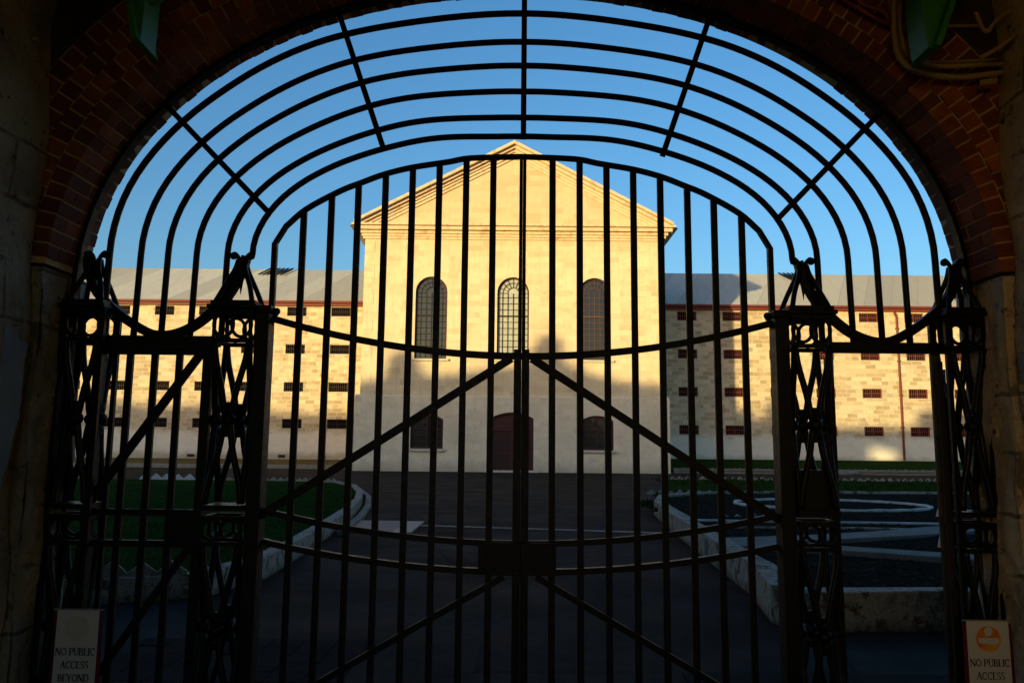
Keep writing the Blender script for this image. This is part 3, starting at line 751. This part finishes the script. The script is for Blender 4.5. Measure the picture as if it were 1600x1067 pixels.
# unseen perimeter wall: stacks and opening shaped for the courtyard shadow and sun patch
pw = MB(); sky_line = [(-120,0),(-120,11.2),(-100,11.5),(-92,10.9),(-84,11.6),(-80,10.8),(-74,11.3),(-70,10.5),(-62,10.4),(-58,10.9),(-53,10.9),(-50,11.4),(-49.2,11.6),(-48.9,13.2),(-48,13.6),(-47.4,12.8),(-47.0,11.7),(-44,11.9),(-41,12.4),(-38.9,12.5),(-38.2,14.2),(-37.7,14.9),(-37.0,14.7),(-36.6,12.8),(-35,12.1),(-32,11.4),(-28.5,11.2),(-27.4,10.2),(-26.4,10.1),(-26.1,11.6),(-25.4,11.9),(-24.9,11.2),(-24.6,9.8),(-22,9.6),(-17.9,9.7),(-17.9,0)]
pw.prism(sky_line, 1, 2.2); pw.prism([(-14.9,0),(-14.9,9.7),(-11.02,9.9),(-11.02,0)], 1, 2.2); pw.prism([(-17.88,0),(-17.88,6.5),(-17.2,6.7),(-16.2,6.6),(-14.92,6.2),(-14.92,0)], 1, 2.2); pw.prism([(-17.88,8.1),(-14.92,7.5),(-14.92,9.7),(-17.88,9.7)], 1, 2.2)
tag(pw.build('perimeter_wall', STONE_L), 'unseen limestone range left of the gatehouse, skyline shaped to cast the shadow', 'wall')
pw = MB(); pw.box(11.02,90,1,2.2,0,5.5)
tag(pw.build('perimeter_wall', STONE_R), 'limestone perimeter wall adjoining the gatehouse on its right', 'wall')

# green brackets in the passage corners
def bracket(s_, label):
    o = empty('wall_bracket', (s_*2.2, 4.1, 3.75), label, 'bracket', 'green brackets under the passage ceiling')
    P = [(2.14,3.74),(2.17,3.73),(2.20,3.80),(2.235,3.90),(2.275,4.0),(2.33,4.12),(2.42,4.28),(2.55,4.45),(2.6,4.6),(2.12,4.6),(2.12,4.1),(2.125,3.9)]
    P = P if s_ > 0 else [(2.05+(x-2.14)*.5, z) for x, z in P]
    b = MB(); b.prism([(s_*x, z) for x, z in P], 3.98, 4.16); b.build('bracket_plate', GREEN, o, bevel=.006)
    b = MB(); b.strip([(s_*x, z) for x, z in P[1:9]], .03, 3.94, 4.20); b.build('bracket_flange', GREEN, o)
    b = MB(); b.tube([(s_*(2.03+.055*math.cos(2*PI*i/20)), 4.05, 4.04+.055*math.sin(2*PI*i/20)) for i in range(21)], .012, 8) ; 
    if s_ < 0: b.build('scroll', GREEN, o, True)
    return o
bracket(1, 'bright green painted bracket above the conduits at the upper right'); bracket(-1, 'dark green bracket with a scroll in the upper left corner')

# conduits upper right
def px_path(ps, Y): return [tuple(W(x, y, Y)) for x, y in ps]
def smooth(ps, n=6):
    out = []
    P = [Vector(p) for p in ps]; P = [P[0]*2-P[1]]+P+[P[-1]*2-P[-2]]
    for i in range(1, len(P)-2):
        for j in range(n):
            t = j/n; a, b_, c, d = P[i-1:i+3]
            out.append(.5*((2*b_)+(c-a)*t+(2*a-5*b_+4*c-d)*t*t+(3*b_-a-3*c+d)*t**3))
    return out+[P[-2]]
def pipe(ps, Y, r, m, label, name='conduit'):
    b = MB(); pth = smooth(px_path(ps, Y)); b.tube(pth, r, 10); o = b.build(name, m, None, True); tag(o, label, 'conduit'); return o
pipe([(1397,-30),(1396,20),(1398,60),(1404,88),(1424,108),(1455,117),(1500,121),(1566,114)], 4.33, .017, PIPE, 'outermost thick conduit bending right below the green bracket')
pipe([(1408,-30),(1406,30),(1410,66),(1420,86),(1440,98),(1475,104),(1566,100)], 4.34, .014, PIPE, 'inner thick conduit bending right just under the green bracket')
pipe([(1390,-30),(1392,30),(1408,80),(1432,94),(1480,97),(1564,93)], 4.365, .008, PIPE, 'thin grey cable above the bent conduits at the upper right')
pipe([(1280,-22),(1330,8),(1365,28),(1392,40)], 4.36, .012, REDP, 'lower red cable meeting the conduits at the upper right', 'red_cable')
pipe([(1310,-20),(1350,8),(1378,18),(1390,34)], 4.345, .012, REDP, 'upper red cable meeting the conduits at the upper right', 'red_cable')
pipe([(1402,38),(1460,41),(1534,41)], 4.37, .010, PIPE, 'thin straight conduit running level behind the green bracket')
pipe([(1533,90),(1560,75),(1610,38)], 4.2, .012, PIPE, 'thin conduit climbing to the right edge at the upper right')
pipe([(1532,129),(1556,127)], 4.3, .017, PIPE, 'short open pipe stub sticking out below the conduits', 'pipe_stub')
pipe([(1524,20),(1540,50),(1560,30),(1600,5)], 4.25, .012, PIPE, 'crooked old conduit in the dark upper right corner')
pipe([(-10,52),(30,60),(60,62)], 4.2, .010, PIPE, 'thin cable on the dark wall at the upper left')
# twig hanging from the arch, left
b = MB(); b.tube(px_path([(146,325),(156,340),(152,352),(160,345)], 4.8), .0025, 5); b.tube(px_path([(150,333),(162,338),(156,356)], 4.8), .002, 5)
tag(b.build('twig', BARM), 'small dry twig sticking from the left brickwork of the arch', 'twig')

# ------------------------------------------------------------------ ironwork
YG = 4.70
ov = empty('gate_overthrow', (0, YG, 2.2), 'arched black iron fanlight of concentric bars and spokes above the gates', 'ironwork')
A1 = [(0,2.51),(3.3,2.51),(6.7,2.49),(10.4,2.45),(15.8,2.385),(21.8,2.26),(27.7,2.16),(35.7,2.035),(43.8,1.925),(50.5,1.825),(60,1.70),(70,1.62),(80,1.58),(90,1.57)]
A6 = [(0,1.66),(5.4,1.638),(10.6,1.578),(16,1.475),(20,1.405),(27,1.268),(32,1.175),(38,1.087),(50,.955),(60,.87),(70,.80),(80,.77),(90,.76)]
def lut(T, a):
    for (a0, r0), (a1, r1) in zip(T, T[1:]):
        if a <= a1: return r0+(r1-r0)*(a-a0)/(a1-a0)
    return T[-1][1]
def sm(T, a): return sum(lut(T, abs(a+d) if a+d <= 90 else 180-(a+d)) for d in (-9,-7,-5,-3,-1,1,3,5,7,9))/10
W90 = [0,.235,.43,.64,.85,1]; W0 = [0,.22,.41,.61,.825,1]
LOWZ = [2.23,2.23,2.23,2.23,2.23,2.72]
for k in range(6):
    P = []
    for i in range(91):
        a = 180*i/90; q = a if a <= 90 else 180-a; w_ = W0[k]+(W90[k]-W0[k])*q/90
        r = sm(A1, q)*(1-w_)+sm(A6, q)*w_; P.append((r*math.cos(R_(a)), 2.75+r*math.sin(R_(a))))
    x0 = abs(P[0][0]); 
    P = [(x0+.01, LOWZ[k]), (x0+.005, (LOWZ[k]+2.7)/2)]*(1 if k < 5 else 0)+P+[(-x0-.005, (LOWZ[k]+2.7)/2), (-x0-.01, LOWZ[k])]*(1 if k < 5 else 0)
    b = MB(); b.tube([(x, YG, z) for x, z in P], (.019 if k else .020), 10); b.build('ring_bar', IRON, ov, True)
for (x0,z0,x1,z1) in ((-2.22,3.70,-1.55,3.02),(-1.17,4.32,-.85,3.40),(1.17,4.32,.85,3.385),(2.22,3.70,1.545,3.0),(0.0,4.50,0.0,3.485)):
    b = MB(); b.strip([(x0,z0),(x1,z1)], .034, YG-.045, YG-.022)
    for t in (.22,.4,.58,.76,.93):
        b.ball((x0+(x1-x0)*t, YG-.047, z0+(z1-z0)*t), .008)
    b.build('spoke', IRON, ov)
# flat frame bar bedded against the brickwork
fp = []
for i in range(61):
    p, nn, tg = arc_at(.05+(TOT-.1)*i/60); q = p-nn*.018; fp.append((q.x, q.y))
b = MB(); b.strip([(fp[0][0], 2.3)]+fp+[(fp[-1][0], 2.3)], .026, YG-.03, YG+.03); b.build('frame_bar', IRON, ov)
for s_ in (-1, 1):
    U = smooth([(s_*1.665,YG,2.74),(s_*1.70,YG,2.62),(s_*1.79,YG,2.465),(s_*1.97,YG,2.305),(s_*2.16,YG,2.255),(s_*2.35,YG,2.34),(s_*2.53,YG,2.49),(s_*2.60,YG,2.62),(s_*2.62,YG,2.73)], 7)
    b = MB(); b.strip([(p.x, p.z) for p in U], .052, YG-.02, YG+.02); b.build('sagging_brace', IRON, ov)
    b = MB(); b.box(*sorted((s_*1.80, s_*2.56)), YG-.03, YG+.03, 2.19, 2.25)
    b.build('transom', IRON, ov)

# pillars
def pillar(cx, h, label, plate=False, wall=False):
    o = empty('iron_pillar', (cx, YG, 0), label, 'pillar', 'openwork iron pillars of the gates')
    y0, y1 = YG-.5*2*h, YG+h
    y0 = YG-h
    b = MB()
    b.box(cx-h-.03, cx+h+.03, y0-.03, y1+.03, 2.40, 2.425); b.box(cx-h-.015, cx+h+.015, y0-.015, y1+.015, 2.425, 2.45)
    b.build('cap', IRON, o, bevel=.004)
    tiers = ((1.28, 2.215, 2.40), (.10, 1.06, 1.215))
    for (zl, zf0, zf1) in tiers:
        fz = MB()     # frieze: rails, posts and rings on each face
        for z in (zf0, zf1-.012):
            fz.box(cx-h, cx+h, y0, y0+.02, z-.012, z+.012); fz.box(cx-h, cx+h, y1-.02, y1, z-.012, z+.012)
            fz.box(cx-h, cx-h+.02, y0+.02, y1-.02, z-.012, z+.012); fz.box(cx+h-.02, cx+h, y0+.02, y1-.02, z-.012, z+.012)
        zc = (zf0+zf1)/2; rr = (zf1-zf0)/2-.022
        for sx in (-1, 1):
            for sy in (y0+.01, y1-.01): fz.box(cx+sx*(h-.009)-.009, cx+sx*(h-.009)+.009, sy-.009, sy+.009, zf0, zf1)
        for off in ((-h/2+.005), (h/2-.005)):
            R2 = min(rr, h/2)
            for yy in (y0+.01, y1-.01): fz.tube([(cx+off+R2*math.cos(2*PI*i/20), yy, zc+rr*math.sin(2*PI*i/20)) for i in range(21)], .0105, 8)
            for xx in (cx-h+.01, cx+h-.01): fz.tube([(xx, YG+off+R2*math.cos(2*PI*i/20), zc+rr*math.sin(2*PI*i/20)) for i in range(21)], .0105, 8)
        fz.build('frieze', IRON, o)
        lt = MB(); zt = zf0; zw = zt-(zt-zl)*.49; bo = MB()
        for (ux, uy, ox, oy) in ((1,0,0,-(h-.012)),(1,0,0,h-.012),(0,1,-(h-.012),0),(0,1,h-.012,0)):
            for s_ in (-1, 1):
                prof = [(h-.015, zt), (h*.74, zt-(zt-zw)*.25), (h*.38, zt-(zt-zw)*.62), (.016, zw+.03), (.016, zw-.03), (h*.36, zw-(zw-zl)*.38), (h*.74, zw-(zw-zl)*.75), (h-.015, zl)]
                # each rod crosses over at the waist
                pth = smooth([(cx+ox+ux*s_*(d if i < 4 else -d), YG+oy+uy*s_*(d if i < 4 else -d), z) for i, (d, z) in enumerate(prof)], 4)
                lt.tube(pth, .0185, 8)
            bx, by = cx+ox, YG+oy
            bo.ball((bx, by, zw), .045, 1.0, 1.0, .9); bo.ball((bx, by, zw+.062), .028); bo.ball((bx, by, zw-.062), .028)
            bo.tube([(bx, by, zw+.075), (bx, by, zw+.10)], .024, 10, .012); bo.tube([(bx, by, zw-.075), (bx, by, zw-.10)], .024, 10, .012)
        lt.build('lattice', IRON, o, True); bo.build('boss', IRON, o, True)
        pb = MB(); pb.box(cx-h-.004, cx+h+.004, y0-.004, y1+.004, zl-.035, zl-.006); pb.build('plate', IRON, o)
    if wall:
        b = MB()
        for sx in (-1, 1):
            for yy in (y0, y1-.024): b.box(cx+sx*(h+.012)-.013, cx+sx*(h+.012)+.013, yy, yy+.026, 0, 2.40)
        b.build('corner_bars', IRON, o)
    if plate:
        b = MB(); b.box(cx-h+.0, cx+h-.02, y0+.03, y0+.09, 1.24, 1.50); b.box(cx-h-.03, cx-h+.02, y0+.05, y0+.09, 1.25, 1.50); b.build('lock_box', IRON, o)
    # finial: four ogee straps meeting under two scrolls and a drop
    s2 = MB(); ft = 2.745
    for sx in (-1, 1):
        for yy in (YG-h+.01, YG+h-.01):
            pth = smooth([(cx+sx*(h-.01), yy, 2.45), (cx+sx*h*.66, YG+(yy-YG)*.62, 2.54), (cx+sx*h*.28, YG+(yy-YG)*.28, 2.65), (cx+sx*.02, YG+(yy-YG)*.1, ft-.03)], 6)
            s2.tube(pth, .015, 8)
        s2.tube(smooth([(cx+sx*.012, YG, ft-.08), (cx+sx*.02, YG, ft-.02), (cx+sx*.045, YG, ft+.012), (cx+sx*.055, YG, ft+.004)], 5), .013, 8)
        s2.ball((cx+sx*.053, YG-.004, ft-.002), .0235)
    s2.tube([(cx, YG, ft-.04), (cx, YG, ft-.13)], .019, 8); s2.tube([(cx, YG, ft-.13), (cx, YG, ft-.24)], .017, 8, .001)
    s2.build('finial', IRON, o, True)
    return o
pillar(-1.69, .115, 'openwork iron pillar between the left side gate and the main gates')
pillar(1.69, .115, 'openwork iron pillar with a solid lock box between the main gates and the open side gate', plate=True)
pillar(-2.57, .105, 'openwork iron pillar against the left plaster wall', wall=True)
pillar(2.60, .10, 'openwork iron pillar against the right plaster wall', wall=True)

# square gate posts beside the main gates
for s_ in (-1, 1):
    o = empty('gate_post', (s_*1.52, 4.66, 0), 'square black post carrying the %s main gate leaf' % ('left' if s_ < 0 else 'right'), 'post', 'square posts of the main gates')
    b = MB(); b.box(*sorted((s_*1.482, s_*1.562)), 4.60, 4.69, 0, 2.385); b.build('shaft', IRON, o, bevel=.004)
    b = MB(); b.box(*sorted((s_*1.47, s_*1.60)), 4.59, 4.75, 2.385, 2.425); b.ball((s_*1.455, 4.66, 2.40), .022); b.build('collar', IRON, o, bevel=.003)

# main gate leaves
TOPZ = [(0,3.39),(.32,3.378),(.46,3.352),(.68,3.315),(.85,3.27),(.99,3.215),(1.12,3.16),(1.32,3.045),(1.44,2.935),(1.485,2.87),(1.50,2.83)]
S1 = [(1.5*i/12, 2.15+.0955*(1.5*i/12)**2) for i in range(13)]
S2 = [(1.5*i/12, 1.065+.0775*(1.5*i/12)**2) for i in range(13)]
S3 = [(1.5*i/12, .905+.0715*(1.5*i/12)**2) for i in range(13)]
def lz(T, x):
    for (a0, r0), (a1, r1) in zip(T, T[1:]):
        if x <= a1: return r0+(r1-r0)*(x-a0)/(a1-a0)
    return T[-1][1]
BX = [.182,.348,.513,.677,.842,1.007,1.168,1.335]
YL = 4.715
for s_ in (-1, 1):
    o = empty('main_gate_leaf', (s_*1.5, YL, 0), 'closed %s leaf of the tall black iron main gates' % ('left' if s_ < 0 else 'right'), 'gate')
    def X(x): return s_*x
    b = MB(); ps = smooth([(X(x), 0, z) for x, z in TOPZ[:-2]], 4); pts_ = [(p.x, p.z) for p in ps]+[(X(1.50),2.83),(X(1.505),2.80)]
    b.strip(pts_, .024, YL-.02, YL+.02); b.build('top_rail', IRON, o)
    for T, nm, wd in ((S1,'upper_rail',.040),(S2,'middle_rail',.034),(S3,'middle_rail',.034)):
        b = MB(); ps = smooth([(X(x), 0, z) for x, z in T], 5); b.strip([(p.x, p.z) for p in ps], wd, YL-.028, YL-.0125); b.build(nm, IRON, o)
        b = MB(); b.strip([(p.x, p.z) for p in ps], wd*.7, YL+.0125, YL+.05); b.build(nm, IRON, o)
    b = MB(); b.box(*sorted((X(.03), X(1.47))), YL-.028, YL-.0125, .07, .12); b.build('bottom_rail', IRON, o)
    for x in BX:
        b = MB(); b.box(X(x)-.0195, X(x)+.0195, YL-.012, YL+.012, .05, lz(TOPZ, x)-.004); b.build('bar', IRON, o, bevel=.003)
    b = MB(); b.box(*sorted((X(1.488), X(1.52))), YL-.012+.0, YL+.02, .03, 2.83); b.build('hanging_stile', IRON, o)
    b = MB(); b.box(*sorted((X(.001), X(.046))), YL-.03, YL+.02, .03, 2.19); b.box(*sorted((X(.0005), X(.021))), YL-.02, YL+.02, 2.19, 3.39); b.build('meeting_stile', IRON, o)
    b = MB(); b.strip([(X(.06),2.135),(X(1.49),1.215)], .048, YL-.045, YL-.029); b.build('brace', IRON, o)
    b = MB(); b.strip([(X(.09),.885),(X(1.49),.09)], .036, YL-.045, YL-.029); b.build('brace', IRON, o)
    b = MB(); b.box(*sorted((X(.0), X(.205))), YL-.062, YL-.046, .895, 1.075)
    if s_ < 0: b.box(-.24,-.2, YL-.058, YL-.03, .905, 1.06)
    b.build('lock_plate', IRON, o, bevel=.003)

# left side gate (closed), right side gate (swung open toward the court)
def side_gate(name_label, hinge, along):      # built along +x from the hinge, then turned
    o = empty('side_gate', hinge, name_label, 'gate', 'narrow side gates')
    Wd = .70
    def fin(b, nm, m=IRON):
        me = b.build(nm, m); me.parent = o; me.matrix_parent_inverse = Matrix(); return me
    b = MB(); b.box(0,.06,-.02,.02,.05,2.185); fin(b, 'stile')
    b = MB(); b.box(Wd-.055,Wd,-.02,.02,.05,2.185); fin(b, 'stile')
    for i in range(3):
        x = .06+(Wd-.115)*(i+1)/4+.002; b = MB(); b.box(x-.019,x+.019,-.011,.011,.05,2.16); fin(b, 'bar')
    b = MB(); b.box(.06,Wd-.055,-.02,.02,2.14,2.185); fin(b, 'top_rail')
    for z in (1.05, 1.225):
        b = MB(); b.box(.0,Wd,-.034,-.0205,z-.018,z+.018); b.box(.0,Wd,.0205,.045,z-.012,z+.012); fin(b, 'middle_rail')
    b = MB(); b.box(.06,Wd-.055,-.02,.02,.05,.1); fin(b, 'bottom_rail')
    b = MB(); b.strip([(Wd-.06,2.14),(.03,1.25)], .05, -.052, -.035); fin(b, 'brace')
    b = MB(); b.strip([(Wd-.06,1.03),(.03,.12)], .04, -.052, -.035); fin(b, 'brace')
    b = MB(); b.box(Wd-.185,Wd+.005,-.075,-.053,1.035,1.245); fin(b, 'lock_box')
    o.rotation_euler = (0, 0, along)
    return o
side_gate('closed left side gate of plain black iron bars', (-2.53, YG, 0), 0)
og = side_gate('right side gate swung open and seen edge-on', (2.47, YG+.03, 0), math.atan2(1244, 676+8))
b = MB(); b.box(2.452,2.485,YG-.03,YG-.005,.03,2.14)
for z in (2.0,1.2,.3): b.box(2.445,2.49,YG-.036,YG+.0,z,z+.06)
tag(b.build('hinge_post', RUSTY, bevel=.003), 'rough rusty hinge bar against the right pillar', 'post')
b = MB(); b.box(1.80,1.845,YG-.02,YG+.02,.02,2.16)
tag(b.build('slam_post', IRON, bevel=.003), 'thin black slam post on the left of the open side gate', 'post')

# ------------------------------------------------------------------ banners with lettering
GLY = {
 'N': (.80, [((.08,0),(.08,1),.09),((.08,1),(.68,0),.17),((.68,0),(.68,1),.09),((-.03,1),(.18,1),.05),((-.03,0),(.2,0),.05),((.56,1),(.8,1),.05)]),
 'P': (.62, [((.12,0),(.12,1),.17),((.12,.975),(.36,.975),.06),((.12,.49),(.36,.49),.06),((0,0),(.26,0),.05)], [(.36,.73,.17,.245,-90,90,.12)]),
 'B': (.66, [((.12,0),(.12,1),.17),((.12,.975),(.34,.975),.06),((.12,.52),(.36,.52),.06),((.0,.025),(.36,.025),.06)], [(.34,.75,.15,.225,-90,90,.12),(.36,.27,.19,.245,-90,90,.13)]),
 'L': (.60, [((.14,0),(.14,1),.17),((.02,1),(.28,1),.05),((.02,.025),(.54,.025),.06),((.53,.02),(.56,.2),.05)]),
 'I': (.32, [((.15,0),(.15,1),.17),((.02,1),(.29,1),.05),((.02,0),(.29,0),.05)]),
 'A': (.76, [((.06,0),(.36,1),.07),((.36,1),(.66,0),.17),((.18,.34),(.52,.34),.06),((-.03,0),(.18,0),.05),((.54,0),(.8,0),.05)]),
 'E': (.62, [((.13,0),(.13,1),.17),((.02,.975),(.50,.975),.06),((.13,.5),(.4,.5),.06),((.02,.025),(.54,.025),.06),((.5,.8),(.5,1),.05),((.54,0),(.56,.2),.05)]),
 'Y': (.74, [((.34,0),(.34,.48),.17),((.34,.46),(.06,1),.17),((.34,.46),(.64,1),.07),((-.04,1),(.2,1),.05),((.54,1),(.76,1),.05),((.22,0),(.47,0),.05)]),
 'D': (.80, [((.13,0),(.13,1),.17),((.02,.975),(.34,.975),.06),((.02,.025),(.34,.025),.06)], [(.34,.5,.32,.475,-90,90,.13)]),
 'U': (.76, [((.13,.3),(.13,1),.16),((.62,.3),(.62,1),.08),((0,1),(.26,1),.05),((.5,1),(.74,1),.05)], [(.375,.3,.245,.28,180,360,.1)]),
 'O': (.82, [], [(.4,.5,.32,.47,0,360,.12)]),
 'C': (.74, [((.62,.72),(.64,1),.05)], [(.4,.5,.32,.47,40,320,.12)]),
 'S': (.58, [((.46,.76),(.47,.98),.05),((.06,.02),(.07,.26),.05)], [(.27,.74,.18,.235,20,270,.11),(.27,.265,.2,.24,-270+180,90,.12)]),
 ' ': (.32, [])}
def text_line(b, s_, cx, z, h, y):
    wtot = sum(GLY[c][0] for c in s_)*h; x = cx-wtot/2
    for c in s_:
        gl = GLY[c]
        for (p, q, t) in gl[1]: b.strip([(x+p[0]*h, z+p[1]*h), (x+q[0]*h, z+q[1]*h)], t*h, y, y+.001)
        for (ex, ez, rx, rz, a0, a1, t) in (gl[2] if len(gl) > 2 else []):
            b.strip([(x+(ex+rx*math.cos(R_(a0+(a1-a0)*i/18)))*h, z+(ez+rz*math.sin(R_(a0+(a1-a0)*i/18)))*h) for i in range(19)], t*h, y, y+.001)
        x += gl[0]*h
def banner(cx, zt, Y, label, faded):
    o = empty('banner', (cx, Y, 0), label, 'sign')
    hw = .108
    b = MB(); n = 14
    for side_ in (0,):
        vs = []; 
        for j in range(n+1):
            z = zt-.75*j/n
            for x, dy in ((-hw, .0), (0, -.002), (hw, .0)): vs.append((cx+x*(1+.02*j/n), Y+dy*0, z))
        b.add(vs, [(3*j+i,3*j+i+1,3*j+i+4,3*j+i+3) for j in range(n) for i in range(2)])
    pnl = b.build('cloth_panel', CLOTH, o, rec=False)
    b = MB()
    for s_ in (-1, 1):
        b.add([(cx+s_*hw, Y+.001, zt-.01),(cx+s_*(hw+.016), Y+.006, zt-.012),(cx+s_*(hw+.03), Y+.006, zt-.75),(cx+s_*hw, Y+.001, zt-.75)], [(0,1,2,3)])
    b.build('cloth_border', MAROON, o)
    b = MB(); b.tube([(cx-hw-.02, Y+.004, zt+.002), (cx+hw+.02, Y+.004, zt+.002)], .005, 8); b.build('top_rod', METAL, o)
    b = MB(); b.tube([(cx, Y+.03, .02), (cx, Y+.012, zt)], .010, 8); b.box(cx-.13, cx+.13, Y-.05, Y+.11, .0, .025); b.build('stand', BARM, o)
    for li, line in enumerate(('NO PUBLIC', 'ACCESS', 'BEYOND')):
        b = MB(); text_line(b, line, cx, zt-.222-.064*li, .036, Y-.003); b.build('lettering', INK, pnl)
    # round printed emblem: orange disc, cream dome and band, mottled lower half
    ez = zt-.088; er = .064
    m = simple('faded_print', (.44,.41,.35), .8, .2, .15, 20, 0) if faded else ORANGE
    b = MB(); b.add([(cx+er*math.cos(2*PI*i/40), Y-.002, ez+er*math.sin(2*PI*i/40)) for i in range(40)], [tuple(range(40))]); e = b.build('emblem', m, pnl, rec=False)
    if faded: return o
    b = MB(); b.add([(cx+.021*math.cos(PI*i/12), Y-.003, ez+.038+.022*math.sin(PI*i/12)) for i in range(13)]+[(cx-.013, Y-.003, ez+.016), (cx+.013, Y-.003, ez+.016)], [tuple(range(15))])
    b.add([(cx-.050,Y-.003,ez+.006),(cx+.050,Y-.003,ez+.006),(cx+.054,Y-.003,ez-.018),(cx+.03,Y-.003,ez-.027),(cx-.03,Y-.003,ez-.022),(cx-.054,Y-.003,ez-.016)], [(5,4,3,2,1,0)])
    b.build('emblem_pattern', CLOTH if not faded else simple('faded_cloth', (.44,.40,.33), .8, .2, .1, 8, 0), pnl, rec=False)
    return o
banner(-2.275, .762, 4.25, 'grey banner reading NO PUBLIC ACCESS BEYOND with faded emblem at lower left', True)
banner(2.40, .75, 4.25, 'pale banner reading NO PUBLIC ACCESS BEYOND with round orange emblem at lower right', False)
